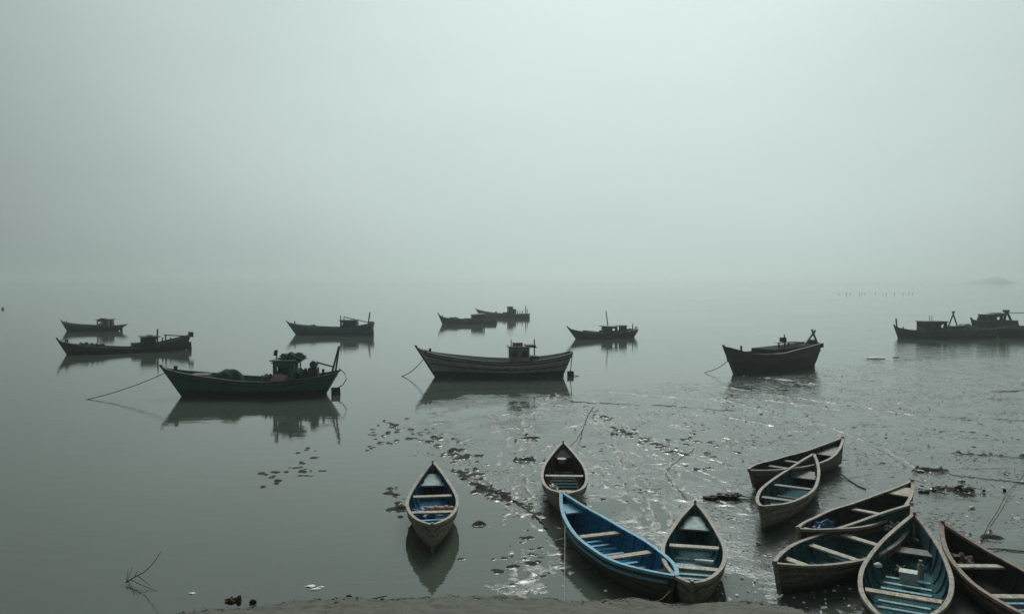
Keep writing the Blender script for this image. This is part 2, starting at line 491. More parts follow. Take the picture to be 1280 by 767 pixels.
def sdist(poly, x, y):
    """signed distance to a polygon, positive inside"""
    d = np.full(x.shape, 1e9); ins = np.zeros(x.shape, bool)
    n = len(poly)
    for i in range(n):
        ax, ay = poly[i]; bx, by = poly[(i + 1) % n]
        ex, ey = bx - ax, by - ay
        t = np.clip(((x - ax) * ex + (y - ay) * ey) / (ex * ex + ey * ey), 0, 1)
        d = np.minimum(d, np.hypot(x - ax - t * ex, y - ay - t * ey))
        c = ((ay > y) != (by > y)) & (x < (bx - ax) * (y - ay) / (by - ay + 1e-12) + ax)
        ins ^= c
    return np.where(ins, d, -d)
MUD = [(500, 522), (600, 496), (720, 490), (900, 476), (1010, 466), (1150, 450), (1420, 436), (1700, 500), (1700, 800),
       (1000, 800), (905, 758), (880, 740), (650, 742), (600, 705), (615, 650), (585, 596), (490, 576), (452, 548)]
mud_w = [tuple(at(a, b).xy) for a, b in MUD]
ys = [11.0]
while ys[-1] < 56:
    ys.append(ys[-1] + .045 + max(0, ys[-1] - 18) * .004)
ys = np.array(ys)
xs = np.arange(-9, 40, .06)
gy, gx = np.meshgrid(ys, xs, indexing='ij')
sd = sdist(mud_w, gx, gy) + 2.2 * fbm(gx * .35, gy * .35, 3)
lev = np.clip(sd * .010 - .004, -.10, .003)
h = lev + .015 * fbm(gx * .7 + gy * .22, gy * .8 - gx * .45, 2) + .004 * fbm(gx * 2.2, gy * 3.2, 2) + (.007 + .024 * np.clip((gy - 19) / 14, 0, 1) * np.clip((gx + 2) / 10, 0, 1)) * fbm(gx * 6.5, gy * 6.5, 2)
clod = np.zeros_like(h)
def lump(cx, cy, rx, ry, hh, ang=0.0):
    m_ = (np.abs(gx - cx) < 2 * max(rx, ry)) & (np.abs(gy - cy) < 2 * max(rx, ry))
    dx = gx[m_] - cx; dy = gy[m_] - cy
    a = dx * math.cos(ang) + dy * math.sin(ang); b = -dx * math.sin(ang) + dy * math.cos(ang)
    q = (a / rx) ** 2 + (b / ry) ** 2
    q = q * (1 + 2.2 * fbm(gx[m_] * 8, gy[m_] * 8, 2))
    h[m_] = np.maximum(h[m_], h[m_] * .3 + hh * np.clip(1.25 - q, 0, 1) ** .6)
    clod[m_] = np.maximum(clod[m_], np.clip(1.9 - q * .8, 0, 1))
def trail(pts, n, spread, size, hh, seed):
    r = random.Random(seed)
    for _ in range(n):
        k = r.random() * (len(pts) - 1); i = int(k); f = k - i
        px = pts[i][0] * (1 - f) + pts[i + 1][0] * f + r.gauss(0, spread)
        py = pts[i][1] * (1 - f) + pts[i + 1][1] * f + r.gauss(0, spread * .5)
        p = at(px, py)
        s_ = size * r.uniform(.25, .75)
        lump(p.x, p.y, s_ * r.uniform(.8, 1.6), s_ * r.uniform(.6, 1.0), hh * r.uniform(.4, .9), r.uniform(-.6, .6))
trail([(512, 532), (535, 552), (560, 548), (580, 570), (590, 590)], 46, 9, .125, .08, 1)
trail([(560, 560), (575, 585), (600, 612), (640, 628)], 36, 6, .12, .08, 2)
trail([(465, 545), (485, 530), (470, 562)], 26, 10, .11, .07, 3)
trail([(768, 535), (790, 545), (820, 556), (845, 566)], 42, 6, .11, .07, 4)
trail([(715, 500), (735, 516), (765, 525)], 18, 5, .12, .06, 5)
trail([(345, 605), (375, 585), (395, 560)], 24, 14, .12, .06, 6)
trail([(490, 612), (500, 632), (505, 650)], 16, 4, .12, .08, 7)
trail([(600, 612), (660, 632), (690, 650)], 16, 5, .10, .06, 8)
trail([(1172, 612), (1222, 610)], 24, 5, .09, .06, 9)
trail([(860, 525), (880, 545), (870, 590)], 40, 16, .10, .05, 10)
trail([(1195, 567), (1240, 569), (1280, 571)], 14, 3, .12, .07, 11)
trail([(930, 520), (1050, 560), (1240, 540)], 70, 40, .07, .045, 12)
trail([(640, 700), (680, 690), (760, 600), (740, 560)], 50, 30, .07, .045, 13)
for cx, cy, rx, ry, hh in ((665, 705, .10, .05, .04), (1240, 672, .2, .1, .07), (1158, 588, .28, .12, .09),
                           (1100, 660, .3, .12, .06), (600, 655, .1, .08, .08), (660, 575, .24, .1, .09), (665, 548, .3, .08, .07)):
    p = at(cx, cy); lump(p.x, p.y, rx, ry, hh)
def track(pts, dep, wid, seed, gauge=0.0):
    r = random.Random(seed)
    P_ = [at(a + r.gauss(0, 2), b + r.gauss(0, 1)).xy for a, b in pts]
    D = np.full(gx.shape, 9.0); SD = np.zeros(gx.shape)
    for a, b in zip(P_, P_[1:]):
        e = b - a; l2 = e.length_squared
        bb = (gx > min(a.x, b.x) - .8) & (gx < max(a.x, b.x) + .8) & (gy > min(a.y, b.y) - .8) & (gy < max(a.y, b.y) + .8)
        x = gx[bb] - a.x; y = gy[bb] - a.y
        t = np.clip((x * e.x + y * e.y) / l2, 0, 1)
        d = np.hypot(x - t * e.x, y - t * e.y)
        D[bb] = np.minimum(D[bb], d)
    m_ = D < .7
    wob = D[m_] + .16 * fbm(gx[m_] * 2.5 + seed, gy[m_] * 2.5, 3)
    am = np.clip(.9 + 2.6 * fbm(gx[m_] * 1.3 + seed * 3, gy[m_] * 1.3, 3), 0, 1.5)
    h[m_] += am * dep * (-np.exp(-(wob / wid) ** 2) + .75 * np.exp(-((wob - 1.9 * wid) / wid) ** 2)) * (1 + 1.5 * fbm(gx[m_] * 7, gy[m_] * 7, 2))
    clod[m_] = np.maximum(clod[m_], am * .22 * np.exp(-((wob - 1.6 * wid) / (1.1 * wid)) ** 2))
TR = [([(735, 515), (775, 540), (850, 578), (900, 604), (935, 640)], .030, .10), ([(728, 520), (765, 548), (838, 590), (860, 625)], .025, .08),
      ([(745, 512), (800, 540), (872, 570), (960, 600)], .022, .08), ([(560, 540), (590, 590), (620, 620), (690, 662)], .03, .10),
      ([(545, 545), (578, 595), (612, 628), (660, 660), (690, 690)], .022, .08), ([(722, 556), (760, 600), (800, 640), (818, 700)], .022, .08),
      ([(720, 497), (800, 512), (900, 520), (1000, 540)], .024, .10), ([(715, 505), (790, 522), (880, 540), (940, 560)], .02, .08),
      ([(610, 515), (640, 555), (652, 620)], .02, .09), ([(650, 510), (668, 550), (680, 590)], .02, .08), ([(740, 528), (700, 538), (640, 536), (580, 552)], .022, .08),
      ([(835, 578), (850, 604), (880, 622), (905, 628)], .02, .06), ([(700, 505), (640, 520), (590, 525), (540, 530)], .02, .10), ([(880, 480), (1000, 500), (1150, 520), (1290, 528)], .024, .12),
      ([(900, 500), (1020, 530), (1100, 560), (1160, 600)], .022, .10), ([(950, 470), (1060, 485), (1290, 500)], .024, .14), ([(1000, 540), (1110, 545), (1290, 552)], .02, .10),
      ([(690, 555), (650, 600), (640, 660), (655, 720)], .018, .08), ([(770, 560), (830, 640), (835, 660)], .02, .07), ([(1060, 600), (1140, 590), (1290, 585)], .018, .08),
      ([(700, 470), (690, 500), (640, 545), (620, 600)], .018, .09), ([(760, 490), (850, 498), (960, 500), (1090, 520)], .02, .10)]
for k, (p_, d_, w_) in enumerate(TR):
    track(p_, d_ * .72, w_ * .9, k + 1)
verts = np.stack([gx, gy, h], -1).reshape(-1, 3)
fc = grid_faces(len(ys), len(xs))
keep = (h.reshape(-1)[fc] > -.03).any(1)
used = np.unique(fc[keep]); remap = np.zeros(len(verts), int); remap[used] = np.arange(len(used))
mud = mesh_np('mud_flat', verts[used], remap[fc[keep]], M['mud'])
mud['kind'] = 'structure'
at_ = mud.data.attributes.new('clod', 'FLOAT', 'POINT')
at_.data.foreach_set('value', clod.reshape(-1)[used].astype(np.float32))

EDGE = [(-400, 900), (-60, 830), (120, 785), (205, 767), (300, 757), (390, 749), (480, 745), (560, 744), (640, 745), (700, 748), (760, 750),
        (830, 751), (900, 748), (960, 750), (1015, 758), (1045, 778), (1080, 830), (1200, 900), (1700, 960)]
ew = [at(a, b, .30) for a, b in EDGE]
ex_ = np.array([p.x for p in ew]); ey_ = np.array([p.y for p in ew])
o_ = np.argsort(ex_)
bx = np.concatenate([np.arange(-60, -9, 1.5), np.arange(-9, 9, .06), np.arange(9, 61, 1.5)])
sv = np.concatenate([np.linspace(1.0, .0, 26), -np.arange(.05, 1.6, .05), -np.geomspace(1.7, 60, 26)])   # seaward .. landward of the crest
BX, SV = np.meshgrid(bx, sv, indexing='xy')
yc = np.interp(BX, ex_[o_], ey_[o_]) + .10 * fbm(BX * 1.5, BX * 0 + 3, 3)
BY = yc + SV
BZ = np.where(SV > 0, .30 - .80 * np.clip(SV, 0, 1) ** 1.3, .30 - SV * .30)
BZ = np.where(SV < 0, np.minimum(BZ, .30 - SV * .30), BZ)
BZ = BZ - .05 * np.exp(-(SV / .12) ** 2) + .075 * fbm(BX * 2, BY * 2, 4) + .03 * fbm(BX * 8, BY * 8, 3)
BZ = np.where(BY < 3, np.minimum(BZ, 3.5), BZ)
bank = mesh_np('bank', np.stack([BX, BY, BZ], -1).reshape(-1, 3), grid_faces(*BX.shape), M['bank'])
bank['kind'] = 'structure'

# far islet lost in the haze
ic = at(1238, 356.6, 0.0)
ib = ray(1238, 354); ib = ib * (1350 / ib.y)
rows = []
for i in range(25):
    u = i / 24; row = []
    for j in range(9):
        v = j / 8
        hgt = 12.0 * (math.sin(math.pi * u) ** .7) * math.sin(math.pi * v) * (.8 + .2 * math.sin(9 * u + 2)) - .5
        row.append((ib.x - 36 + 72 * u, 1350 + (v - .5) * 60, hgt))
    rows.append(row)
isl = MB().grid(rows).build('islet', M['islet'], smooth=60)
isl['kind'] = 'structure'

# ------------------------------------------------------------------ canoes
def canoe(label, far, near, beam, zmid=.45, zfar=.72, znear=.66, hull='grey_wood', rail='rail_pale', inner='in_dark', slat='slat_grey',
          seat='thwart', seats=(.35, .55), decks=(), ribs=9, pf=1.8, pn=2.2, slats=(.28, .75, 9), seatmats=None, group='canoes pulled in along the bank', roll=0.0, seedv=None, stem_up=.05):
    A = at(*near, znear); B = at(*far, zfar)
    d = (B - A).xy; Ln = d.length
    mid = (A.xy + B.xy) / 2
    root = empty('canoe', (mid.x, mid.y, 0), math.atan2(d.y, d.x))
    root.rotation_euler.x = roll
    tag(root, label, 'canoe', group)
    def t_(u): return 2 * u - 1
    ph = (far[0] * .37) % 6.28
    def sheer(u):
        t = t_(u)
        return .009 * math.sin(8.5 * u + ph) + .005 * math.sin(21 * u + 2.3 * ph) + zmid + ((zfar if t > 0 else znear) - zmid) * abs(t) ** 2.4
    def hb(u):
        t = abs(t_(u)); p = pf if u > .5 else pn
        return max(.022, (beam / 2 + .010 * math.sin(11 * u + 1.7 * ph)) * (1 - t ** p) ** .9)
    def keel(u): return -.12 + .16 * abs(t_(u)) ** 4
    VP = [(0, 1), (.18, .975), (.36, .93), (.54, .85), (.7, .74), (.84, .58), (.94, .36), (1, .03)]
    def X(u, zf):               # zf = 0 at gunwale, 1 at keel: raked stems
        t = t_(u)
        return (u - .5) * Ln - math.copysign(.20 * zf * abs(t) ** 3, t)
    N = 33
    us = [.5 - .5 * math.cos(math.pi * i / (N - 1)) for i in range(N)]
    us = [.35 * a + .65 * i / (N - 1) for i, a in enumerate(us)]
    def section(u, off=0.0, floor=None):
        r_ = []
        zs, zk = sheer(u), keel(u)
        for zf, yf in VP:
            y = max(.004, hb(u) - off) * yf
            z = zs + (zk - zs) * zf
            if floor is not None:
                z = max(z, floor)
            r_.append((X(u, zf if floor is None else zf * .9), y, z))
        return r_
    def full(u, off=0.0, floor=None):
        s_ = section(u, off, floor)
        return s_ + [(x, -y, z) for x, y, z in reversed(s_)]
    mb = MB().grid([full(u) for u in us])
    mb.poly(full(us[0])); mb.poly(full(us[-1]))
    mb.build('hull', M[hull], root, smooth=50)
    FL = .075
    ui = [.03 + .94 * u for u in us]
    lin = MB().grid([full(u, .035, FL) for u in ui]).build('lining', M[inner], root, smooth=40)
    # gunwale: both sides meet at the stems
    gp = [(X(u, 0), hb(u), sheer(u) + .012) for u in us]
    g = MB()
    for sgn in (1, -1):
        pts = [(x, sgn * y, z) for x, y, z in gp]
        def wv(i, pts=pts, sgn=sgn):
            a = Vector(pts[max(0, i - 1)]); b = Vector(pts[min(N - 1, i + 1)])
            t = (b - a); n_ = Vector((-t.y, t.x, 0)).normalized()
            return n_ * .036
        g.strip(pts, wv, .05)
    g.build('gunwale', M[rail], root, smooth=30)
    # outer rub strake a little below
    g = MB()
    for sgn in (1, -1):
        pts = []
        for u in us[1:-1]:
            zs, zk = sheer(u), keel(u); zf = .2
            pts.append((X(u, zf), sgn * (hb(u) * .972 + .008), zs + (zk - zs) * zf))
        def wv2(i, pts=pts):
            a = Vector(pts[max(0, i - 1)]); b = Vector(pts[min(len(pts) - 1, i + 1)])
            t = (b - a); return Vector((-t.y, t.x, 0)).normalized() * .014
        g.strip(pts, wv2, .045)
    g.build('rub_strake', M['rail_blue' if rail == 'rail_blue' else hull], root, smooth=30)
    # stems
    for e, s_ in ((0.0, -1), (1.0, 1)):
        pts = []
        zs, zk = sheer(e), keel(e)
        for k in range(6):
            zf = k / 5
            pts.append((X(e, zf) + s_ * .012, 0, zs + stem_up * (1 - zf) + (zk - zs) * zf))
        mb = MB()
        rows = [[(x - .04, -.028, z), (x + .025, -.028, z), (x + .025, .028, z), (x - .04, .028, z)] for x, y, z in pts]
        mb.grid(rows, close=True); mb.poly(rows[0]); mb.poly(rows[-1])
        mb.build('stem', M[rail if stem_up > .04 else hull], root, bevel=.004)
    # ribs up the sides
    for k in range(ribs):
        u = .16 + .68 * k / (ribs - 1)
        du = .022 / Ln
        for sgn in (1, -1):
            mb = MB()
            a = section(u - du, .038, FL); b = section(u + du, .038, FL)
            a2 = section(u - du, .068, FL); b2 = section(u + du, .068, FL)
            a, b, a2, b2 = [[(x, sgn * y, z) for x, y, z in s_[:6]] for s_ in (a, b, a2, b2)]
            mb.grid([a, a2, b2, b])
            mb.build('rib', M[inner], lin)
    # floor slats
    s0, s1, ns = slats
    rr = random.Random(hash(label) % 1000 if False else len(label))
    for k in range(ns):
        u = s0 + (s1 - s0) * k / max(1, ns - 1)
        y = (hb(u) - .04) * .62
        MB().box(((u - .5) * Ln, 0, FL + .075 + rr.uniform(-.01, .012)), (.085, 2 * y, .03), Matrix.Rotation(rr.uniform(-.03, .03), 3, 'Z')).build('floor_slat', M[slat], root, bevel=.004)
    # thwarts
    for q, u in enumerate(seats):
        z = sheer(u) - .10
        y = hb(u) * .955 - .036
        MB().box(((u - .5) * Ln, 0, z + rr.uniform(-.01, .01)), (.17, 2 * y, .038), Matrix.Rotation(rr.uniform(-.035, .035), 3, 'Z')).build('seat', M[(seatmats or [seat] * 9)[q]], root, bevel=.006)
    # end decks
    for (u0, u1, mm_, dz) in decks:
        up, lo = [], []
        for k in range(6):
            u = u0 + (u1 - u0) * k / 5
            y = max(.012, hb(u) * .96 - .037)
            up.append((X(u, .1), y, sheer(u) - dz)); lo.append((X(u, .1), -y, sheer(u) - dz))
        mb = MB().grid([up, lo])
        mb.grid([[(x, y, z - .03) for x, y, z in up], [(x, y, z - .03) for x, y, z in lo]])
        mb.poly([up[0], lo[0], (lo[0][0], lo[0][1], lo[0][2] - .03), (up[0][0], up[0][1], up[0][2] - .03)])
        mb.build('end_deck', M[mm_], root)
    root['_L'] = Ln
    def place(u, yv=0.0, z=None):
        c_, s_ = math.cos(root.rotation_euler.z), math.sin(root.rotation_euler.z)
        x = (u - .5) * Ln
        return Vector((mid.x + x * c_ - yv * s_, mid.y + x * s_ + yv * c_, FL if z is None else z)), root.rotation_euler.z
    return root, place, sheer, hb

c1, p1, sh1, hb1 = canoe('grey wooden canoe with blue inside lying alone in still water, pink floats aboard', (541, 578), (540, 655), 1.10,
    inner='in_blue', slat='slat_blue', seats=(.36, .62), decks=((.80, .93, 'deck_pale', .13),), slats=(.1, .6, 8))
c2, p2, sh2, hb2 = canoe('grey weathered canoe directly beyond the bow of the bright blue canoe', (704, 552), (707, 617), 1.14, zmid=.46,
    inner='in_dark', slat='in_teal', seats=(.22, .52), decks=((.84, .95, 'in_dark', .1), (.03, .10, 'deck_pale', .07)), hull='grey_wood')
c3, p3, sh3, hb3 = canoe('canoe painted bright blue on rail and inside, olive hull, nearest the bank', (702, 615), (845, 719), 1.12, zmid=.47, zfar=.80, znear=.58,
    hull='green_hull_wood', rail='rail_blue', inner='in_bright_blue', slat='slat_blue', seats=(.36, .62), pn=2.7, decks=((.87, .95, 'rail_blue', .10), (.03, .13, 'in_dark', .05)), stem_up=.01)
c4, p4, sh4, hb4 = canoe('grey canoe with pale teal floor slats, its near end touching the blue canoe', (869, 627), (865, 729), 1.09,
    hull='olive_wood', inner='in_teal', slat='slat_teal', seats=(.34, .60), decks=((.80, .93, 'deck_pale', .13), (.03, .10, 'deck_pale', .06)), seat='thwart_pale', slats=(.12, .56, 9))
c5, p5, sh5, hb5 = canoe('dark grey canoe farthest out on the mud, pointing away to the right', (1055, 547), (938, 588), 1.15, zfar=.78, znear=.52,
    hull='olive_wood', inner='in_dark', slat='slat_grey', seats=(.34, .52), decks=((.78, .93, 'slat_grey', .12),), seat='slat_grey', pn=2.8, roll=-.05)
c6, p6, sh6, hb6 = canoe('grey canoe with blue-grey floor overlapping the farthest canoe on the mud', (1017, 568), (952, 632), 1.06, zfar=.66,
    hull='grey_wood', inner='in_teal', slat='slat_grey', seats=(.30, .55), decks=((.77, .87, 'slat_grey', .19),), seat='slat_grey', slats=(.15, .5, 6), stem_up=.02)
c7, p7, sh7, hb7 = canoe('dark brown canoe with bright blue patch in its low end, behind the teal canoe', (1142, 601), (999, 661), 1.15, zfar=.78, znear=.6,
    hull='brown_wood', inner='in_brown', slat='slat_grey', seats=(.62, ), decks=((.02, .12, 'thwart_pale', .05), (.86, .95, 'thwart', .03)), seat='thwart_pale', slats=(.45, .7, 3), roll=-.04, pn=2.0)
c8, p8, sh8, hb8 = canoe('long dark teal canoe with four pale seats and a white bag in the bow', (1137, 630), (967, 703), 1.18, zfar=.75, znear=.62,
    hull='olive_wood', inner='in_teal', slat='in_teal', seats=(.16, .40, .62), seat='thwart_pale', decks=(), slats=(.2, .6, 4), roll=.05, pf=2.0)
c9, p9, sh9, hb9 = canoe('broad canoe with blue-grey slatted floor, white box and bottle inside', (1143, 642), (1119, 782), 1.33, zmid=.47, zfar=.78,
    hull='brown_wood', inner='in_teal', slat='slat_teal', seats=(.36,), seat='thwart', decks=((.80, .845, 'slat_grey', .24), ), slats=(.08, .62, 11))
c10, p10, sh10, hb10 = canoe('brown-railed canoe cut by the right frame edge, ochre bundle in its bow', (1178, 653), (1411, 803), 1.22, zfar=.82, zmid=.46,
    hull='brown_wood', rail='rail_brown', inner='in_brown', slat='slat_blue', seats=(.48, .74), seat='thwart_pale', decks=(), slats=(.25, .6, 7))

# what lies in the canoes
def loose(name, mb, m, place, u, yv, z, label, cat, rz=0.0, smooth=60, group=None):
    p, a = place(u, yv, z)
    o = mb.build(name, M[m], None, smooth=smooth)
    o.location = p; o.rotation_euler = (0, 0, a + rz)
    return tag(o, label, cat, group)
for k in range(5):
    loose('float', MB().blob((0, 0, .075), (.085, .09, .075), k, .06, 10), 'pink_float', p1, .46 + .012 * (k % 2), -.40 + .115 * k - .02, sh1(.46) - .36 + .12,
          'dull pink fishing float in the row by the near seat of the lone canoe', 'float', group='pink floats in the lone canoe')
mb = MB().blob((0, 0, .02), (.32, .26, .10), 4, .35, 16, 3.2, flat=-.0)
loose('folded_tarp', mb, 'tarp_blue', p1, .50, .22, .1, 'crumpled blue tarp on the floor of the lone canoe', 'tarp')
loose('rag', MB().blob((0, 0, .03), (.2, .16, .08), 2, .4, 14, 3, flat=0), 'tarp_blue', p1, .22, .12, .125, 'blue rag in the near end of the lone canoe', 'rag')
loose('white_bag', MB().blob((0, 0, .05), (.17, .14, .09), 5, .3, 14, 3, flat=0), 'white_plastic', p2, .42, .30, .12, 'crumpled white bag between the seats of canoe beyond the blue one', 'bag')
loose('plastic_tub', MB().tube([(0, 0, 0), (0, 0, .12)], .10, 12, .13), 'grey_plastic', p2, .80, .05, sh2(.8) - .14 + .09 - .12, 'small pale tub in the bow of canoe beyond the blue one', 'tub')
loose('plastic_jug', MB().tube([(-.14, 0, .06), (-.1, 0, .06), (.1, 0, .06), (.13, 0, .06), (.2, 0, .06)], .06, 10, .035), 'white_plastic', p4, .52, -.22, .14, 'white jug lying on teal slats between two seats', 'jug', rz=1.4)
loose('white_bag', MB().blob((0, 0, .08), (.2, .16, .13), 7, .35, 14, 3.2, flat=0), 'grey_plastic', p8, .88, .02, .25, 'pale grey bag wedged in the bow of the long teal canoe', 'bag')
loose('foam_box', MB().box((0, 0, .08), (.20, .27, .15)).box((0, 0, .165), (.22, .29, .025)), 'white_plastic', p9, .62, .0, .14, 'white foam box on the floor of the broad slatted canoe', 'box', smooth=None)
loose('water_bottle', MB().tube([(0, 0, 0), (0, 0, .16), (0, 0, .2), (0, 0, .22), (0, 0, .25)], .06, 12, .045).tube([(0, 0, .25), (0, 0, .33)], .03, 10), 'grey_plastic', p9, .66, -.18, .14,
      'clear grey bottle standing beside the white foam box', 'bottle')
mb = MB()
for k in range(4):
    mb.tube([(math.cos(i * .45) * (.15 - .012 * k), math.sin(i * .45) * (.13 - .01 * k), .03 + .028 * k + .008 * math.sin(i * 1.3 + k)) for i in range(15)], .014, 5)
loose('rope_coil', mb, 'weed', p9, .90, .0, .30, 'dark coil of rope in the bow of the broad slatted canoe', 'rope coil')
loose('rag', MB().blob((0, 0, .03), (.16, .12, .1), 9, .4, 14, 3, flat=0), 'weed', p9, .69, .12, .1, 'dark rag heap beside the foam box in the broad canoe', 'rag')
loose('bailer', MB().blob((0, 0, .06), (.09, .08, .06), 1, .1, 10, 2, flat=0), 'white_plastic', p9, .60, .48, .3, 'small white scoop against the left side of the broad canoe', 'scoop')
loose('cloth_bundle', MB().blob((0, 0, .06), (.22, .15, .10), 3, .35, 14, 3, flat=0), 'ochre_cloth', p10, .84, .02, .3, 'ochre cloth bundle in the bow of the brown-railed canoe', 'bundle')
loose('folded_tarp', MB().blob((0, 0, .16), (.46, .10, .17), 6, .22, 16, 3, flat=0), 'tarp_blue', p7, .27, .27, .1, 'blue tarp in the low end of the dark brown canoe', 'tarp')

# ------------------------------------------------------------------ fishing boats
class Boat:
    def __init__(s, label, foot_bow, foot_stern, sheer, beam, hull, rail='boat_timber', deckm='boat_deck', strake=None, stern=.4, bulwark=.28, N=29,
                 group='fishing boats anchored offshore', draft=.35, bands=True, transom='boat_timber', kstern=2.6):
        s.Pb = at(*foot_bow); s.Ps = at(*foot_stern)
        d = (s.Ps - s.Pb).xy; s.L0 = d.length
        s.e = Vector((d.x, d.y, 0)).normalized()
        s.nrm = Vector((s.e.y, -s.e.x, 0))          # towards the camera (boats lie bow left)
        if s.nrm.dot(Vector((0, -1, 0))) < 0:
            s.nrm = -s.nrm
        s.mid = (s.Pb + s.Ps) / 2
        s.root = empty('fishing_boat', (s.mid.x, s.mid.y, 0), math.atan2(d.y, d.x))
        tag(s.root, label, 'boat', group)
        s.beam = beam
        # profile of the near gunwale, photo -> metres, allowing for half the beam
        pts = [s.prof(px, py) for px, py in sheer]
        s.xb, s.xs = pts[0][0], pts[-1][0]
        s.stern = stern
        pts2 = []
        for (px, py), (X, Z) in zip(sheer, pts):
            u = (X - s.xb) / (s.xs - s.xb)
            pts2.append(s.prof(px, py, s.hb(u)))
        s.sx = np.array([(p[0] - pts2[0][0]) / (pts2[-1][0] - pts2[0][0]) for p in pts2])
        s.sz = np.array([p[1] for p in pts2])
        s.xb, s.xs = pts[0][0], pts2[-1][0]
        s.f0, s.f1 = -s.L0 / 2, s.L0 / 2
        s.N = N
        s.us = [i / (N - 1) for i in range(N)]
        zk = -draft
        def sec(u, off=0.0, dz=None):
            zs = s.zs(u); b_ = max(.02, s.hb(u) - off); r_ = []
            vs_ = [0, .12, .25, .4, .55, .7, .82, .92, 1]
            kk = 1.35 + 1.5 * min(1, u / .4) if u < .7 else 2.85 - (2.85 - kstern * .6) * (u - .7) / .3
            for v in vs_:
                z = zs + (zk - zs) * v
                y = b_ * max(.02, (1 - v ** kk))
                if dz is not None:
                    z = zs - dz * v; y = b_ * max(.02, (1 - (v * dz / (zs - zk)) ** kk))
                xf = s.f0 + (s.f1 - s.f0) * u; xg = s.xb + (s.xs - s.xb) * u
                q = z / max(.05, zs)
                r_.append((xf + (xg - xf) * q, y, z))
            return r_
        def full(r_): return r_ + [(x, -y, z) for x, y, z in reversed(r_)]
        mb = MB().grid([full(sec(u)) for u in s.us])
        mb.poly(full(sec(1.0))); mb.poly(full(sec(0.0)))
        mb.build('hull', M[hull], s.root, smooth=45)
        s.bul = bulwark
        mb = MB(); ui = [.03 + .94 * u for u in s.us]
        top = [sec(u, .06, bulwark) for u in ui]
        mb.grid([[p for p in r_] for r_ in top])
        mb.grid([[(x, -y, z) for x, y, z in r_] for r_ in top])
        mb.build('bulwark', M[hull], s.root, smooth=45)
        dk = [r_[-1] for r_ in top]
        MB().grid([[p, (p[0], 0, p[2] + .03), (p[0], -p[1], p[2])] for p in dk]).build('deck', M[deckm], s.root, smooth=45)
        mb = MB()
        for sg in (1, -1):
            pp = [(r_[0][0], sg * r_[0][1], r_[0][2] + .03) for r_ in (sec(u) for u in s.us)]
            def wv(i, pp=pp):
                a = Vector(pp[max(0, i - 1)]); b = Vector(pp[min(N - 1, i + 1)])
                t = b - a
                return Vector((-t.y, t.x, 0)).normalized() * .055
            mb.strip(pp, wv, .08)
        mb.build('gunwale', M[rail], s.root, smooth=30)
        for vq, mm_ in (strake or []):
            mb = MB()
            for sg in (1, -1):
                pp = []
                for u in s.us[1:]:
                    r_ = sec(u); zq = s.zs(u) * (1 - vq)
                    for a, b in zip(r_, r_[1:]):
                        if a[2] >= zq >= b[2]:
                            f = (a[2] - zq) / (a[2] - b[2] + 1e-9)
                            pp.append((a[0] + (b[0] - a[0]) * f, sg * (a[1] + (b[1] - a[1]) * f + .012), zq + .03)); break
                def wv(i, pp=pp):
                    a = Vector(pp[max(0, i - 1)]); b = Vector(pp[min(len(pp) - 1, i + 1)])
                    t = b - a
                    return Vector((-t.y, t.x, 0)).normalized() * .025
                mb.strip(pp, wv, .07)
            mb.build('rub_strake', M[mm_], s.root, smooth=30)
        # stem post
        z0 = s.zs(0)
        rows = []
        for k in range(6):
            z = z0 + .12 - (z0 + .12 + draft) * k / 5
            x = s.f0 + (s.xb - s.f0) * z / z0
            rows.append([(x - .07, -.05, z), (x + .06, -.05, z), (x + .06, .05, z), (x - .07, .05, z)])
        MB().grid(rows, close=True).poly(rows[0]).poly(rows[-1]).build('stem', M[rail], s.root)
    def hb(s, u):
        b = s.beam / 2
        f = math.sin(math.pi / 2 * min(1, max(0, u) / .5)) ** .85
        if u > .6:
            k = (u - .6) / .4
            f = 1 - (1 - s.stern) * k * k
        return max(.03, b * f)
    def zs(s, u): return float(np.interp(u, s.sx, s.sz)) if s.N < 20 else float(s._smooth(u))
    def _smooth(s, u):
        w_ = .05
        return (np.interp(u - w_, s.sx, s.sz) + 2 * np.interp(u, s.sx, s.sz) + np.interp(u + w_, s.sx, s.sz)) / 4 if w_ < u < 1 - w_ else np.interp(u, s.sx, s.sz)
    def prof(s, px, py, off=0.0):
        """photo pixel -> (along, height) on the lengthwise plane that lies off metres towards the camera"""
        d = ray(px, py); o = Vector((0, 0, CAM_H))
        p0 = s.mid + s.nrm * off
        k = (p0 - o).dot(s.nrm) / d.dot(s.nrm)
        p = o + d * k
        return ((p - s.mid).dot(s.e), p.z)
    def P(s, px, py, side=0.0):
        """side > 0: towards the camera, metres; returns local coordinates"""
        x, z = s.prof(px, py, side)
        ly = Vector((-s.e.y, s.e.x, 0)).dot(s.nrm) * side
        return Vector((x, ly, z))
    def deckz(s, x):
        return s.zs((x - s.xb) / (s.xs - s.xb)) - s.bul
    def pole(s, name, m, a, b, r=.03, side=0.0, side2=None, r2=None):
        return MB().tube([s.P(*a, side), s.P(*b, side if side2 is None else side2)], r, 6, r2).build(name, M[m], s.root, smooth=60)
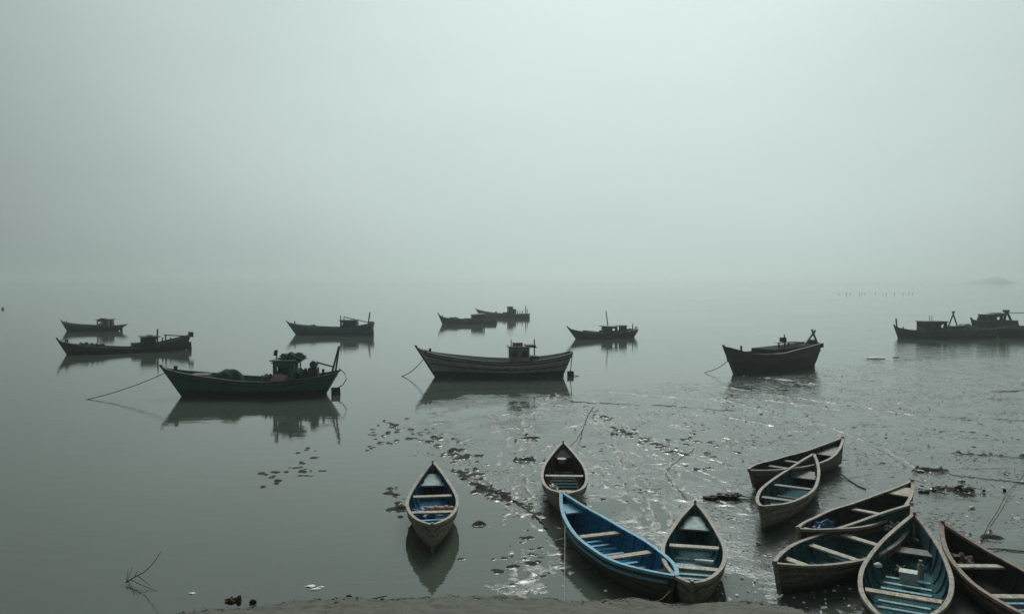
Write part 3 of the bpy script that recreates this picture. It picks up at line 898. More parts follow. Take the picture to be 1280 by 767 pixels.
    def cabin(s, x0, x1, ytop, ybase, hw, m, roof='boat_timber', far_win=False, rooft=.06, over=.12, win=None, slope=0.0, open_back=False, name='wheelhouse', down=.25, door=True):
        """walls with real window openings, and a roof slab; x0..x1 and y in photo pixels on the near wall"""
        a = s.P(x0, ybase, hw); b = s.P(x1, ybase, hw); t = s.P((x0 + x1) / 2, ytop, hw)
        X0, X1 = a.x, b.x
        Z0 = min(s.deckz(X0), s.deckz(X1), a.z) - .02
        Z1 = t.z - rooft
        W = X1 - X0; H = Z1 - Z0
        th = .05
        mb = MB()
        def panel(org, ud, w_, h_, holes, nv):
            xs_ = sorted({0, w_, *[q for h__ in holes for q in (h__[0], h__[1])]})
            zs_ = sorted({0, h_, *[q for h__ in holes for q in (h__[2], h__[3])]})
            for i in range(len(xs_) - 1):
                for j in range(len(zs_) - 1):
                    cx, cz = (xs_[i] + xs_[i + 1]) / 2, (zs_[j] + zs_[j + 1]) / 2
                    if any(h__[0] < cx < h__[1] and h__[2] < cz < h__[3] for h__ in holes):
                        continue
                    c_ = org + ud * cx + Vector((0, 0, cz)) + nv * (-th / 2)
                    sx_ = xs_[i + 1] - xs_[i]; sz_ = zs_[j + 1] - zs_[j]
                    size = (sx_, th, sz_) if abs(ud.x) > .5 else (th, sx_, sz_)
                    mb.box(c_, size)
        hs = []
        if win:
            n_, wz0, wz1 = win
            for k in range(n_):
                p = W / n_
                hs.append((p * k + p * .2, p * k + p * .8, H * wz0, H * wz1))
        ns_ = s.P(x0, ybase, 1.0).y
        panel(Vector((X0, -hw, Z0)), Vector((1, 0, 0)), W, H, hs if ns_ < 0 or far_win else [], Vector((0, -1, 0)))
        panel(Vector((X0, hw, Z0)), Vector((1, 0, 0)), W, H, hs if ns_ > 0 or far_win else [], Vector((0, 1, 0)))
        w2 = 2 * hw - 2 * th
        fh = [(w2 * .12, w2 * .46, H * .55, H * .88), (w2 * .54, w2 * .88, H * .55, H * .88)] if win else []
        panel(Vector((X0, -hw + th, Z0)), Vector((0, 1, 0)), w2, H, fh, Vector((-1, 0, 0)))
        bh = [(w2 * .3, w2 * .7, H * .12, H * .9)] if door else []
        panel(Vector((X1, -hw + th, Z0)), Vector((0, 1, 0)), w2, H, bh, Vector((1, 0, 0)))
        whm = mb.build(name, M[m], s.root)
        MB().hexa([(X0 - over, -hw - over, Z1 + .002), (X1 + over, -hw - over, Z1 + .002 + slope), (X1 + over, hw + over, Z1 + .002 + slope), (X0 - over, hw + over, Z1 + .002),
                   (X0 - over, -hw - over, Z1 + rooft), (X1 + over, -hw - over, Z1 + rooft + slope), (X1 + over, hw + over, Z1 + rooft + slope), (X0 - over, hw + over, Z1 + rooft)]).build('roof', M[roof], whm, bevel=.012)
        return X0, X1, Z0, Z1
    def boxp(s, name, m, x0, x1, ytop, ybase, hw, side=0.0, bevel=.015):
        a = s.P(x0, ybase, side); b = s.P(x1, ytop, side)
        return MB().box(((a.x + b.x) / 2, a.y, (a.z + b.z) / 2), (abs(b.x - a.x), 2 * hw, abs(b.z - a.z))).build(name, M[m], s.root, bevel=bevel)
    def rudder(s, x0, x1, ytop, m='dark_metal', tiller=None):
        a = s.P(x0, ytop); b = s.P(x1, ytop)
        MB().hexa([(a.x, -.035, -.3), (b.x + .05, -.035, -.3), (b.x + .05, .035, -.3), (a.x, .035, -.3), (a.x, -.03, a.z), (b.x, -.03, a.z), (b.x, .03, a.z), (a.x, .03, a.z)]).build('rudder', M[m], s.root, bevel=.01)
    def world(s, lp):
        return s.root.matrix_basis @ lp if False else Vector((s.mid.x, s.mid.y, 0)) + s.e * lp.x + Vector((-s.e.y, s.e.x, 0)) * lp.y + Vector((0, 0, lp.z))
    def cargo(s, name, mb, m, lp, label, cat, smooth=60, group=None):
        o = mb.build(name, M[m], None, smooth=smooth)
        o.location = s.world(lp); o.rotation_euler = (0, 0, s.root.rotation_euler.z)
        return tag(o, label, cat, group)
    def prop(s, px, py):
        a = s.P(px, py)
        MB().tube([(a.x - .5, 0, .1), (a.x, 0, .02)], .035, 6).build('propeller_shaft', M['dark_metal'], s.root, smooth=60)

def rope(label, pts, m='rope', r=.02, z=None, sag=0.0, cat='rope', n=10, name='rope', jit=0.0):
    """pts: world points; polyline resampled with sag and a little wander"""
    P_ = [Vector(p) for p in pts]; out = []
    for a, b in zip(P_, P_[1:]):
        for k in range(n):
            f = k / n; q = a.lerp(b, f)
            q.z -= sag * 4 * f * (1 - f)
            if jit:
                q.x += random.gauss(0, jit); q.y += random.gauss(0, jit * 1.5)
            out.append(q)
    out.append(P_[-1])
    o = MB().tube(out, r, 6).build(name, M[m], None, smooth=80)
    return tag(o, label, cat)

# --- green boat
b = Boat('green fishing boat with green wheelhouse and net heap, nearest on the left', (229, 495), (407, 493),
         [(203, 459), (212, 463), (230, 467), (262, 472), (300, 477), (340, 478), (372, 475), (400, 471), (421, 466)], 2.1, 'green_paint', rail='strake_green',
         strake=((.22, 'strake_green'),), deckm='deck_rust', stern=.55)
G = b
b.cabin(341, 367, 450, 472, .62, 'green_cabin', roof='green_cabin', win=(1, .5, .8))
b.boxp('rear_canopy', 'green_cabin', 369.9, 377, 450.2, 451.8, .70)
for sd_ in (.6, -.6):
    b.pole('roof_post', 'green_cabin', (375.5, 472), (375.5, 451.4), .035, sd_)
b.boxp('wash_board', 'green_cabin', 368, 376, 461, 463, .58)
b.pole('antenna_pole', 'dark_metal', (346, 452), (346, 437), .03, .3)
b.pole('cross_bar', 'dark_metal', (339, 454), (349, 450), .025, .4)
a = b.P(344.5, 441, .3)
MB().box((a.x, a.y, a.z), (.16, .02, .26), Matrix.Rotation(.25, 3, 'Y')).build('pennant', M['dark_metal'], b.root)
for i, (x, y) in enumerate(((414.5, 468), (418.5, 470))):
    b.pole('stern_pole', 'boat_timber', (x, y), (423.5 + i * .8, 432.5), .05, .25 - .5 * i, .06 - .12 * i, .035)
b.pole('boom', 'boat_timber', (390, 451), (418, 458.5), .04)
b.pole('bow_post', 'boat_timber', (219.5, 466), (219.5, 457), .09)
b.pole('samson_post', 'boat_timber', (404, 471), (404, 461), .06, .4)
b.boxp('engine_box', 'navy_cabin', 386, 398, 459, 472, .3)
b.boxp('fore_hatch', 'deck_rust', 240, 262, 467, 473, .45)
b.rudder(414, 425, 484)
a = b.P(420, 484)
MB().tube([(a.x + .1, 0, a.z), (a.x + .3, .05, a.z + .1), (a.x + .48, .05, a.z + .38), (a.x + .40, 0, a.z + .68), (a.x + .15, 0, a.z + .9)], .022, 6).build('tiller_hoop', M['dark_metal'], b.root, smooth=60)
b.prop(409, 490)
a = b.P(286, 473); x = a.x
b.cargo('net_heap', MB().blob((0, 0, 0), (.74, .60, b.P(286, 461).z - b.deckz(x)), 3, .045, 22, 2.6, flat=0), 'net', Vector((x, 0, b.deckz(x))), 'rounded dark fishing net heap on the fore deck of the green boat', 'net')
x = b.P(366, 470).x; zt = b.P(366, 450, .62).z
b.cargo('net_pile', MB().blob((0, 0, 0), (.62, .5, .26), 5, .25, 18, 3.2, flat=0), 'net_green', Vector((x, 0, zt + .005)), 'green net piled on the wheelhouse roof of the green boat', 'net')
x = b.P(335, 474).x
b.cargo('cloth_bundle', MB().blob((0, 0, .14), (.26, .3, .26), 2, .3, 14, 3), 'ochre_cloth', Vector((x, -.25, b.deckz(x) + .12)), 'brown bundle in front of the green wheelhouse', 'bundle')
x = b.P(380, 472).x
b.cargo('cloth_heap', MB().blob((0, 0, .2), (.3, .35, .42), 6, .25, 14, 3, flat=0), 'weed', Vector((x, 0, b.deckz(x) + .02)), 'dark heap behind the green wheelhouse', 'heap')
x = b.P(394, 459).x
b.cargo('blue_drum', MB().tube([(0, -.28, 0), (0, .28, 0)], .17, 14), 'blue_plastic', Vector((x - .05, 0, b.P(394, 459).z + .16)), 'blue drum lying behind the green wheelhouse', 'drum')

x = G.P(349, 474).x
side = -1 if G.P(349, 474, .5).y < 0 else 1
hp = G.cargo('cloth_heap', MB().blob((0, 0, .18), (.36, .22, .30), 4, .22, 16, 3.1, flat=0), 'pink_cloth', Vector((G.P(349.5, 474, .8).x, side * .82, G.deckz(x) + .12)), 'pink and white bundle beside the green wheelhouse', 'bundle')
hp2 = G.cargo('cloth_heap', MB().blob((0, 0, .12), (.26, .2, .2), 8, .22, 16, 3.1, flat=0), 'red_cloth', Vector((G.P(359, 474, .8).x, side * .82, G.deckz(x) + .12)), 'dark red cloth beside the green wheelhouse, right of the pink bundle', 'bundle')

# --- pale banded boat in the middle
b = Boat('pale banded fishing boat with pale wheelhouse, largest boat left of centre', (545, 471), (703, 470),
         [(521, 434), (530, 439), (545, 443), (575, 448), (610, 452), (650, 453), (685, 449), (705, 445), (716, 441)], 2.3, 'white_band', rail='boat_timber',
         strake=((.16, 'boat_timber'), (.34, 'rail_pale'), (.46, 'boat_timber'), (.60, 'rail_pale')), stern=.5)
B2 = b
x0, x1, z0, z1 = b.cabin(637, 662, 433, 451, .62, 'white_cabin', win=(2, .5, .8))
b.boxp('roof_box', 'white_cabin', 641, 653, 427.5, 433, .35)
b.boxp('engine_box', 'navy_cabin', 663, 673, 444, 452, .4)
b.boxp('engine_hood', 'boat_timber', 656, 669, 430, 433, .5)
b.pole('antenna_pole', 'dark_metal', (668, 444), (668, 424), .035)
b.pole('antenna_pole', 'dark_metal', (639, 433), (639, 424), .025, .4)
b.pole('cross_bar', 'dark_metal', (665, 434), (672, 434), .025)
b.pole('bow_post', 'boat_timber', (537.5, 444), (537.5, 435), .07)
b.pole('bow_post', 'boat_timber', (532, 442), (532, 437), .05, .3)
b.pole('stern_post', 'boat_timber', (714.5, 446), (714.5, 439), .06)
b.rudder(709, 717, 463.5)
b.prop(705, 469)
b.pole('rudder_stay', 'dark_metal', (713, 464), (715, 446), .025)
MB().tube([b.P(714, 468), b.P(724, 470)], .02, 6).build('tiller_bar', M['dark_metal'], b.root)

# --- dark boat right of centre, bow towards us
b = Boat('black fishing boat with raised stern and crossed stern poles, right of centre', (918, 467), (1014, 458),
         [(905, 433.5), (915, 435), (930, 439), (946, 443), (975, 443), (1000, 436), (1027, 429)], 2.2, 'black_hull', stern=.6, bulwark=.2, strake=((.3, 'brown_cabin'),))
D = b
# raised quarter deck with its sloping side
q0 = b.P(952, 436.3); q1 = b.P(1024, 428.6)
dz = b.deckz
rows = []
for i in range(10):
    f = i / 9; x = q0.x + (q1.x - q0.x) * f; zt = q0.z + (q1.z - q0.z) * f + .02
    u = (x - b.xb) / (b.xs - b.xb); hw_ = b.hb(u) * .72
    zb = dz(x) - .1
    rows.append([(x, hw_, zb), (x, hw_, zt), (x, -hw_, zt), (x, -hw_, zb)])
MB().grid(rows).poly(rows[0]).poly(rows[-1]).build('quarter_deck', M['black_top'], b.root, smooth=30)
for x in (973.5, 981, 986, 996):
    b.pole('canopy_post', 'boat_timber', (x, 437), (x, 428), .05, .2 if x < 985 else -.2)
b.boxp('canopy', 'black_top', 971, 998, 426.8, 428.6, .3)
b.boxp('cowl', 'black_top', 976.5, 981, 421.5, 427.2, .14)
b.boxp('hatch', 'white_cabin', 964, 973, 440, 442, .3, .7)
b.pole('antenna_pole', 'dark_metal', (980.5, 428), (980.5, 418), .04)
b.pole('stern_pole', 'boat_timber', (1006, 431), (1019, 413), .07, .2, 0)
b.pole('stern_pole', 'boat_timber', (1022, 430), (1015, 412), .07, -.2, 0)
b.boxp('winch', 'dark_metal', 1013, 1018, 424, 431, .2)
b.pole('bow_post', 'boat_timber', (926.5, 440), (926.5, 432), .06)
b.rudder(1010, 1018, 446)
b.pole('anchor_chain', 'dark_metal', (908, 441), (909.5, 452), .03, .25)

# --- teal boat with navy cabin
b = Boat('teal fishing boat with dark cabin and tall stern pole', (370.5, 418), (465, 418),
         [(359, 402), (364, 404.5), (372, 406.5), (388, 408.5), (410, 410), (428, 410), (448, 407.5), (466, 403.5)], 2.2, 'teal_hull', strake=((.3, 'navy_cabin'),), stern=.5)
b.cabin(425, 444, 400, 409, .7, 'navy_cabin', win=(2, .5, .85))
b.boxp('white_hatch', 'white_plastic', 444.8, 448, 401, 408, .3)
b.pole('antenna_pole', 'dark_metal', (426, 400), (426, 394), .05)
b.pole('mast', 'boat_timber', (460, 406), (462.5, 390), .07)
b.pole('boom', 'boat_timber', (430, 396), (461, 403), .045)
b.pole('boom_stay', 'boat_timber', (430, 396), (430, 400.5), .045)
b.pole('bow_post', 'boat_timber', (368.5, 405), (368.5, 401), .06)
b.boxp('stern_block', 'boat_timber', 462, 466.5, 401.5, 406, .25)
b.rudder(464, 467, 411)
x = b.P(391, 408).x
b.cargo('net_heap', MB().blob((0, 0, 0), (.55, .5, .35), 3, .12, 16, 3.0, flat=0), 'net_green', Vector((x, 0, b.deckz(x) + .1)), 'low green net heap on the fore deck of the teal boat', 'net')

# --- long grey boat at the left
b = Boat('long grey fishing boat with low cabin and horizontal stern boom, at left', (84.5, 443), (232, 436.5),
         [(72, 424), (78, 427.5), (86, 430), (110, 433), (140, 435), (170, 436), (195, 432), (215, 426.5), (238, 419.5)], 2.3, 'grey_hull', strake=((.25, 'boat_timber'),), stern=.4)
b.cabin(179, 198, 420.5, 433, .7, 'navy_cabin', win=(2, .5, .85), over=.15)
b.boxp('fore_cabin', 'navy_cabin', 165, 178.5, 428, 435, .6)
b.pole('antenna_pole', 'dark_metal', (196.5, 421), (197, 411), .06)
b.boxp('roof_box', 'boat_timber', 184, 190, 418.5, 420.5, .35)
b.pole('boom', 'boat_timber', (205, 418.5), (236, 420), .05)
b.pole('boom_stay', 'boat_timber', (207, 427), (207, 418.5), .05)
b.boxp('stern_block', 'boat_timber', 236, 241, 414.5, 421, .25)
b.rudder(233, 239, 427)
for x in (82, 84.5):
    b.pole('bow_post', 'boat_timber', (x, 430), (x, 424), .05, .2 if x < 83 else -.2)
for x in (203, 213):
    b.pole('rail_post', 'boat_timber', (x, 430), (x, 421.5), .05)
for k, x in enumerate((105, 114, 122)):
    lx = b.P(x, 434).x
    b.cargo('net_heap', MB().blob((0, 0, 0), (.55, .5, .34), 3 + k, .2, 14, 3.0, flat=0), 'net', Vector((lx, 0, b.deckz(lx) + .12)),
            'dark net heap on the fore deck of the long grey boat', 'net', group='net heaps on the long grey boat')

# --- small far boat at the left
b = Boat('small far fishing boat with square cabin, leftmost in the picture', (84.5, 413.5), (147, 413.5),
         [(77, 401), (82, 404), (92, 406), (110, 407.5), (130, 408), (145, 407), (155, 405.5)], 1.9, 'slate_hull', strake=((.25, 'boat_timber'),), stern=.4)
b.cabin(121, 135, 399, 408, .65, 'white_cabin', win=(2, .45, .8))
b.boxp('roof_box', 'boat_timber', 126, 132, 397.5, 399, .3)
b.pole('stern_post', 'boat_timber', (142, 408), (142, 403), .06)
b.pole('bow_post', 'boat_timber', (83, 406), (83, 400), .04)
b.rudder(150, 153, 409)

# --- far pair
b = Boat('slate fishing boat, nearer of the overlapping far pair', (553.5, 405), (619, 404),
         [(548, 392), (551, 395), (557, 397.5), (570, 398.5), (590, 400), (605, 400), (620, 399)], 2.1, 'slate_hull', stern=.6)
b.cabin(592, 606, 393, 400, .7, 'slate_hull', win=(2, .5, .8), slope=.1)
b.boxp('fore_hatch', 'boat_timber', 580, 588, 397.5, 400, .5)
b.pole('bow_post', 'boat_timber', (553, 397), (553, 393.5), .06)
b.rudder(618.5, 621, 400)
lx = b.P(567, 398).x
b.cargo('net_heap', MB().blob((0, 0, 0), (.9, .6, .35), 3, .12, 14, 3.0, flat=0), 'net', Vector((lx, 0, b.deckz(lx) + .1)), 'net heap on the nearer boat of the far pair', 'net')
b = Boat('grey fishing boat, farther of the overlapping far pair', (602, 397), (660, 397.5),
         [(595, 386), (601, 388.5), (612, 391), (625, 392.5), (640, 393), (661, 392.5)], 2.2, 'slate_hull', stern=.6)
b.cabin(634, 639.5, 383, 393, .6, 'charcoal_hull', win=(1, .5, .8))
b.boxp('engine_box', 'charcoal_hull', 640, 644.5, 386, 393, .6)
b.boxp('hatch', 'boat_timber', 629, 633.5, 390, 393, .5)
b.pole('mast', 'boat_timber', (620, 393), (620, 389), .12)
for x, y in ((647, 388), (650, 389), (653, 388), (657, 382), (659, 386)):
    b.pole('rail_post', 'boat_timber', (x, 393), (x, y), .06)
b.rudder(659, 662, 393)

# --- boat with thin mast, right of the middle
b = Boat('charcoal fishing boat with thin raked mast above its cabin, centre right', (720.5, 423.5), (791, 421),
         [(710, 409), (714, 411.5), (722, 413.5), (735, 415.5), (760, 416.5), (780, 415), (798, 411.5)], 2.1, 'charcoal_hull', strake=((.3, 'grey_hull'),), stern=.5)
b.cabin(761, 772, 407.5, 416, .65, 'charcoal_hull', win=(1, .4, .8), over=.2)
b.pole('antenna_pole', 'dark_metal', (760, 407.5), (757.5, 388.5), .045)
b.boxp('engine_hood', 'charcoal_hull', 777, 780, 406, 416, .5)
b.boxp('canopy', 'boat_timber', 773, 780, 406.4, 407.2, .6)
b.boxp('coaming', 'charcoal_hull', 753, 760.5, 412.5, 417, .6)
for x, y in ((783, 410), (786, 410), (789, 410.5), (790.8, 404.5), (794, 408), (796, 407.5)):
    b.pole('rail_post', 'boat_timber', (x, 415), (x, y), .05)
lx = b.P(738, 413).x
lz = b.deckz(b.P(738, 413).x) + .20
b.cargo('rolled_net', MB().tube([(-.75, 0, .10), (-.7, 0, .1), (0, 0, .02), (.7, 0, -.05)], .20, 12), 'net', Vector((lx, 0, lz)), 'rolled net on the fore deck of the charcoal boat', 'net')

# --- right-hand group
b = Boat('grey boat with cabin and A-frame, left end of the right-hand group', (1123.5, 422.5), (1243, 422),
         [(1118, 407), (1123, 409.5), (1132, 411.5), (1150, 414), (1170, 414.5), (1190, 411.5), (1215, 412), (1246, 411)], 2.4, 'olive_hull', strake=((.25, 'boat_timber'),), stern=.6)
b.cabin(1157, 1184, 401.5, 414, .75, 'charcoal_hull', win=(3, .5, .8))
b.boxp('fore_cabin', 'charcoal_hull', 1153.5, 1156.8, 410, 415, .6)
b.pole('bow_staff', 'boat_timber', (1121, 409), (1120, 398), .07)
b.pole('bow_post', 'boat_timber', (1129, 411.5), (1129, 408), .06)
for x in (1162, 1165):
    b.pole('antenna_pole', 'dark_metal', (x, 401.5), (x, 394), .03)
b.pole('frame_leg', 'boat_timber', (1185, 409), (1193, 389), .07, .5, 0)
b.pole('frame_leg', 'boat_timber', (1197, 409), (1190.5, 389), .07, -.4, 0)
b.boxp('engine_box', 'charcoal_hull', 1185, 1197, 407, 413, .8)
lx = b.P(1206, 412).x
b.cargo('tarp_heap', MB().blob((0, 0, 0), (.95, .75, .5), 3, .1, 16, 3.0, flat=0), 'tarp_green', Vector((lx, 0, b.deckz(lx) + .25)), 'green tarp heap at the stern of the A-frame boat', 'tarp')
RA = b
b = Boat('dark boat with rounded wheelhouse and short gallows, behind the right-hand group', (1219, 418), (1273, 417.5),
         [(1214, 398), (1219, 400), (1226, 401.5), (1240, 402), (1255, 402), (1272, 400.5)], 2.4, 'charcoal_hull', stern=.7, strake=((.35, 'navy_cabin'),))
b.cabin(1235, 1254, 393, 402, .7, 'navy_cabin', win=(2, .35, .8), over=.05)
MB().blob(tuple(b.P(1245, 393)), (.95, .7, .22), 2, .06, 14, 3).build('wheelhouse_cover', M['boat_timber'], b.root, smooth=60)
b.pole('frame_leg', 'boat_timber', (1255.5, 401), (1257.5, 388), .12, .5, .2)
b.pole('frame_leg', 'boat_timber', (1264, 401), (1258, 388), .12, -.4, -.2)
b.boxp('frame_head', 'boat_timber', 1255.5, 1260, 387, 390, .25)
b.pole('boom', 'boat_timber', (1260, 391), (1296, 391), .04)
b.pole('bow_post', 'boat_timber', (1222, 401), (1222, 397), .06)
b = Boat('low black boat at the right frame edge, in front of rounded wheelhouse boat', (1250, 421.8), (1330, 421.5),
         [(1238, 408), (1244, 410), (1256, 411), (1268, 410), (1290, 409), (1336, 408)], 2.2, 'charcoal_hull', stern=.6)
b.cabin(1300, 1316, 399, 410, .7, 'navy_cabin', win=(2, .5, .8))

# ------------------------------------------------------------------ ropes, debris, small things
def gp(px, py, z=.018): return at(px, py, z)
def bow(bt, px, py): return bt.world(bt.P(px, py))
rope('slack anchor rope running left from the bow of the green boat', [bow(G, 206, 466), gp(104, 500, -.03)], r=.018, sag=.12, n=16)
rope('anchor rope running left from the bow of the pale banded boat', [bow(B2, 529, 449), gp(498, 471, -.05)], r=.022, sag=.2)
rope('anchor rope running left from the bow of the black boat', [bow(D, 908, 452), gp(885, 464, .1), gp(866, 465, -.05)], r=.02, sag=.1)
rope('thin mooring line leading away from the bow of the grey canoe', [at(709, 560, .55), gp(720, 551, .3), gp(728, 538), gp(735, 518), gp(742, 508)], r=.012, jit=.01)
rope('long dark rope lying across the mud right of the pale banded boat', [gp(716, 502, .004), gp(760, 504, .012), gp(800, 506, -.004), gp(830, 506.5, .01), gp(868, 510, -.005), gp(918, 513, .012)], r=.011, jit=.07)
rope('thin pale line stretched over the bow of the blue canoe to the bank', [at(706.5, 611, .62), at(705.5, 752, .40)], 'rope_pale', r=.006, sag=.05)
rope('rope on the mud behind the debris heap at right', [gp(1160, 587), gp(1205, 595), gp(1250, 600), gp(1290, 604)], r=.008, jit=.03)
rope('rope on the mud at the right edge, upper one', [gp(1190, 566), gp(1240, 569), gp(1290, 572)], r=.008, jit=.03)
rope('straight far rope at the right frame edge', [gp(1240, 489), gp(1265, 488.5), gp(1290, 487)], r=.014, jit=.03)
rope('dark rope reaching the bow of the brown-railed canoe from the right', [gp(1228, 685, .05), gp(1255, 686), gp(1290, 690)], r=.013, jit=.01)
rope('short mooring line at the bow of the farthest canoe', [at(1051, 592, .08), gp(1066, 603), gp(1082, 611)], r=.018, jit=.02)
rope('mooring rope from the bow of the grey-blue canoe to the weed clump', [at(948, 622, .35), gp(936, 624), gp(915, 622)], r=.014, jit=.01)
rope('thin rope curving along the mud towards the pale banded boat', [gp(858, 622), gp(842, 606), gp(832, 592), gp(838, 582), gp(868, 560)], r=.007, jit=.02)
rope('rope trailing over the mud left of the grey canoe', [gp(575, 597), gp(612, 612), gp(640, 624), gp(668, 642), gp(684, 660)], r=.016, jit=.03)

def branchy(name, label, cat, main, subs, m='twig', r=.02, z=.04):
    root = empty(name, at(*main[0])); tag(root, label, cat)
    base = at(*main[0])
    def pts(l): return [at(a, b, zz) - base for a, b, zz in l]
    MB().tube(pts([(a, b, z) if len(q) == 2 else q for q in main for a, b in [q[:2]]]), r, 6, r * .4).build('stem', M[m], root, smooth=70)
    for s_ in subs:
        MB().tube(pts(s_), r * .6, 5, r * .25).build('twig', M[m], root, smooth=70)
    return root
r0 = branchy('dead_branch', 'leafless dead branch sticking out of still water, lower left', 'branch', [(157, 728), (166, 722, .10), (181, 714, .22), (192, 703, .40), (201, 689, .62)],
        [[(160, 726, .03), (166, 734, .02), (168, 744, .0)], [(159, 726, .05), (162, 718, .12), (166, 708, .25)], [(163, 724, .08), (178, 731, .05), (196, 738, 0)],
         [(172, 719, .15), (183, 728, .08), (188, 731, .02)], [(158, 727, .04), (160, 712, .2)], [(168, 721, .12), (172, 712, .24)]], r=.011)
r1 = branchy('knotted_vine', 'thin dark vine climbing over the mud at right edge', 'vine', [(1226, 676), (1236, 655, .05), (1246, 640, .06), (1254, 625, .09), (1262, 612, .06), (1276, 598, .03), (1290, 572, .03)],
        [[(1254, 625, .08), (1256, 616, .2)], [(1258, 619, .08), (1266, 620, .04)]], r=.010)
r2 = branchy('twig_on_bank', 'long dark stick lying slantwise on the bank, lower left', 'stick', [(380, 770, .42), (420, 759, .40), (455, 750, .36), (484, 744, .34)],
        [[(462, 750, .36), (468, 757, .36), (478, 762, .38)]], r=.018)
def sticks(label, cat, pts, m, name='straw_stalk', r=.008, group=None):
    o = MB().tube([at(*p) for p in pts], r, 5).build(name, M[m], None, smooth=70)
    return tag(o, label, cat, group)
for k, (a, b_) in enumerate((((722, 768), (744, 757)), ((727, 770), (748, 756)), ((715, 766), (735, 758)))):
    sticks('pale dry stalk on the bank below the blue canoe', 'stalk', [(*a, .42), (*b_, .38)], 'straw', group='dry stalks on the bank')
sticks('longest yellow stalk, lying on the bank below the blue canoe near end', 'stalk', [(780, 768, .44), (806, 753, .38)], 'straw', r=.009)
sticks('bent pale twig hanging on the hull of the blue canoe', 'twig', [(818, 752, .36), (828, 748, .36), (838, 738, .42)], 'straw', name='bent_twig')

def chunk(name, m, px, py, size, label, cat, z=.02, seed=1, amp=.3, n=12, group=None):
    o = MB().blob((0, 0, 0), size, seed, amp, n, 3).build(name, M[m], None, smooth=50)
    o.location = at(px, py, z); return tag(o, label, cat, group)
cr = empty('coconut_husk', at(293, 753, .08)); tag(cr, 'broken reddish brown husk at the water edge by the bank', 'husk')
MB().blob((-.05, 0, .03), (.10, .065, .05), 2, .35, 12, 3).build('husk_shell', M['brick'], cr, smooth=50)
MB().blob((.075, 0, .035), (.04, .04, .075), 5, .35, 12, 3).build('husk_flap', M['brick'], cr, smooth=50)
chunk('stone', 'twig', 316, 752, (.05, .04, .04), 'dark pebble in the water beside the reddish husk', 'stone', .02, 3)
chunk('stone', 'twig', 436, 746, (.05, .04, .035), 'small dark stone on the bank crest at left', 'stone', .3, 4)
for k, (px, py, s_) in enumerate(((388, 732, .05), (396, 735, .04), (240, 741, .035), (401, 733, .03), (392, 736, .03))):
    chunk('foam_scrap', 'foam', px, py, (s_ * 1.6, s_, .008), 'scrap of white scum floating near the left end of the bank', 'scum', .005, k, .4, 10, group='white scum scraps near the bank')
wd = empty('weed_clump', at(905, 621, .03)); tag(wd, 'black tangled weed clump on the mud left of the grey-blue canoe', 'weed')
mb = MB()
rw = random.Random(5)
for k in range(7):
    mb.blob((rw.uniform(-.35, .35), rw.uniform(-.12, .12), rw.uniform(.0, .06)), (rw.uniform(.1, .2), .1, .05), k, .35, 9, 3.5)
mb.build('weed', M['weed'], wd, smooth=60)
MB().tube([(.2, 0, .05), (.4, -.05, .05), (.62, -.1, .02)], .03, 6, .01).build('weed_stalk', M['weed'], wd, smooth=60)
hpo = at(1196, 614, .02)
mb = MB(); mb2 = mb
for k in range(16):
    c_ = (rw.gauss(0, .55), rw.gauss(0, .22), rw.uniform(.0, .06))
    mb.blob(c_, (rw.uniform(.02, .08), rw.uniform(.02, .06), rw.uniform(.012, .035)), k, .35, 7, 3.5)
for k in range(30):
    a = Vector((rw.gauss(0, .5), rw.gauss(0, .3), rw.uniform(.02, .1))); t = rw.uniform(0, 3.1); l_ = rw.uniform(.15, .45)
    mb2.tube([a, a + Vector((math.cos(t) * l_, math.sin(t) * l_, rw.uniform(-.05, .04)))], .008, 5)
hp = mb.build('debris_heap', M['twig'], None, smooth=50); hp.location = hpo; hp['kind'] = 'stuff'
tag(hp, 'dark heap of twigs and rubbish on the mud at right', 'debris')
for k, (px, py, m_, s_) in enumerate(((1150, 588, 'white_plastic', .07), (1167, 587, 'white_plastic', .08), (1202, 600, 'white_plastic', .06), (1278, 602, 'white_plastic', .07),
                                      (1216, 633, 'white_plastic', .05), (1120, 446, 'white_plastic', .12), (1094, 447, 'foam', .42), (1212, 616, 'white_plastic', .05))):
    chunk('plastic_scrap', m_, px, py, (s_ * 1.6, s_, s_ * (.10 if m_ == 'foam' else .3)), 'scrap of white plastic lying on the mud at right', 'litter', .03, k, .35, 9, group='white plastic scraps on the mud')
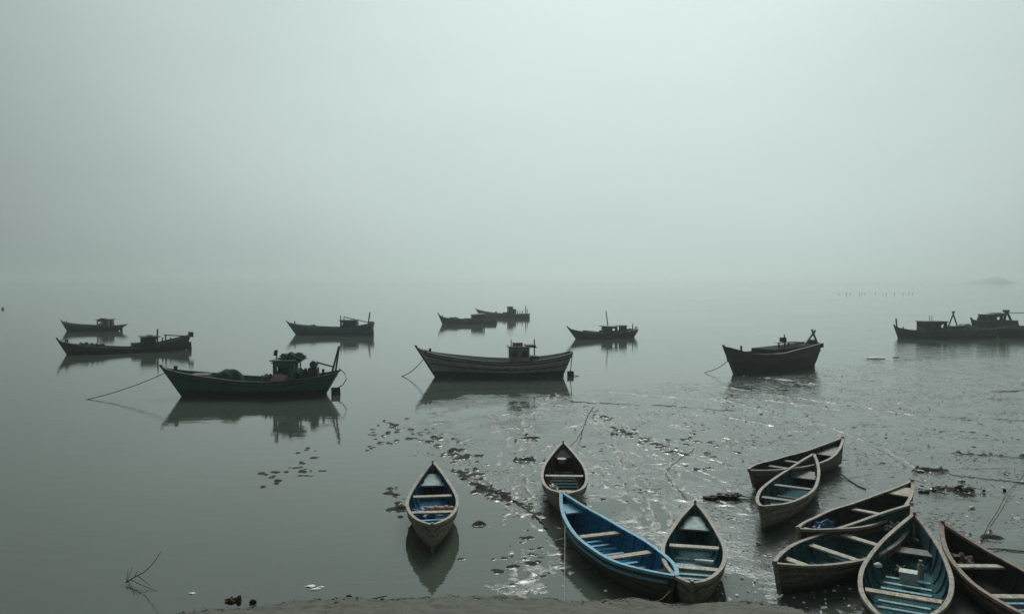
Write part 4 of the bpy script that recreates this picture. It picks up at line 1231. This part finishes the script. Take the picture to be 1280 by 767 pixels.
# countless pale flecks modelled to stand in for bright glints on the mud
fl = MB(); rf = random.Random(21)
n_ = 0
zones = [((905, 470), (1280, 600), 240), ((700, 500), (960, 640), 110), ((870, 690), (1070, 767), 130), ((590, 600), (800, 745), 60), ((880, 640), (960, 745), 40), ((1110, 590), (1280, 680), 60)]
for (xa, ya), (xb_, yb), cnt in zones:
    for _ in range(cnt):
        p = at(rf.uniform(xa, xb_), rf.uniform(ya, yb), .0)
        s_ = rf.uniform(.008, .026) * (p.y / 20) ** .5
        if rf.random() < .06:
            s_ *= 1.8
        t = rf.uniform(0, 6.28); i_ = np.argmin(abs(ys - p.y)); j_ = np.argmin(abs(xs - p.x))
        z = max(.0, h[i_, j_]) + .006
        up = rf.uniform(.2, .9)
        a = Vector((math.cos(t) * s_ * 1.6, math.sin(t) * s_ * 1.6, 0)); b_ = Vector((-math.sin(t) * s_, math.cos(t) * s_, s_ * up))
        c_ = Vector((p.x, p.y, z + s_ * .5))
        fl.hexa([c_ - a - b_ * .5, c_ + a - b_ * .5, c_ + a * .8 + b_, c_ - a * .7 + b_ * .8, c_ - a - b_ * .5 + Vector((0, .3 * s_, .004)), c_ + a - b_ * .5 + Vector((0, .3 * s_, .004)), c_ + a * .8 + b_ + Vector((0, .3 * s_, .004)), c_ - a * .7 + b_ * .8 + Vector((0, .3 * s_, .004))])
fo = fl.build('glint_flecks', M['foam']); fo['kind'] = 'stuff'; fo['label'] = 'countless pale flecks standing in for glints, scattered over the wet mud'; fo['category'] = 'flecks'

bl = MB(); rb_ = random.Random(31)
for _ in range(420):
    px = rb_.uniform(230, 1020); py = rb_.uniform(748, 770)
    x = at(px, py, .34).x; yq = float(np.interp(x, ex_[o_], ey_[o_])) - abs(rb_.gauss(0, .28)) + .02
    col = int(np.argmin(abs(bx - x))); rw_ = int(np.argmin(abs(BY[:, col] - yq)))
    z = BZ[rw_, col]; s_ = rb_.uniform(.006, .022) * (1.8 if rb_.random() < .06 else 1)
    if rb_.random() < .7:
        bl.blob((x, BY[rw_, col], z), (s_ * 1.3, s_, s_ * .8), rb_.random() * 9, .25, 5, 3)
    else:
        t = rb_.uniform(0, 3.14); l_ = rb_.uniform(.03, .14)
        bl.tube([(x, BY[rw_, col], z + .008), (x + math.cos(t) * l_, BY[rw_, col] + math.sin(t) * l_, z + .012)], .004, 4)
bo = bl.build('bank_litter', M['bank_bits'], None, smooth=60); bo['kind'] = 'stuff'
tag(bo, 'pebbles and bits of straw scattered over the muddy bank', 'litter')

# stakes far out in the water, and a buoy
sm = MB().tube([(0, 0, -1), (0, 0, .6)], .13, 6, .10).build('fishing_stake', M['stake'], None, smooth=60)
STX = [1049, 1058, 1063, 1074, 1077, 1081, 1094, 1104, 1108, 1118, 1129, 1136, 1141]
for k, x in enumerate(STX):
    o = sm if k == 0 else sm.copy()
    if k:
        C.objects.link(o)
    p = at(x, 367.2 + .5 * math.sin(k), 0); o.location = p
    o.rotation_euler = (0, R(random.uniform(-6, 6)), 0)
    o.scale = (1, 1, random.uniform(.7, 1.3))
    tag(o, 'thin dark stake in the row far out in the hazy water', 'stake', 'row of stakes far out')
by = empty('buoy', at(3.5, 386.5)); tag(by, 'small dark buoy alone on the water at the left frame edge', 'buoy')
MB().blob((0, 0, .1), (.22, .22, .24), 1, .03, 12, 2).build('float_body', M['dark_metal'], by, smooth=60)
MB().tube([(0, 0, .3), (0, 0, .6)], .04, 6).build('buoy_pin', M['dark_metal'], by)

# ------------------------------------------------------------------ haze
HZ = 2990.0 + 60
hz = MB().box((0, 0, 7.4), (2 * HZ, 2 * HZ, 17.2))
hm = bpy.data.materials.new('haze'); hm.use_nodes = True
hn = hm.node_tree; hn.nodes.clear()
ho = hn.nodes.new('ShaderNodeOutputMaterial'); pv = hn.nodes.new('ShaderNodeVolumePrincipled')
pv.inputs['Color'].default_value = (.885, .995, .97, 1)
pv.inputs['Density'].default_value = .0011
pv.inputs['Anisotropy'].default_value = .75
hn.links.new(pv.outputs[0], ho.inputs['Volume'])
hzo = hz.build('haze', hm); hzo['kind'] = 'stuff'
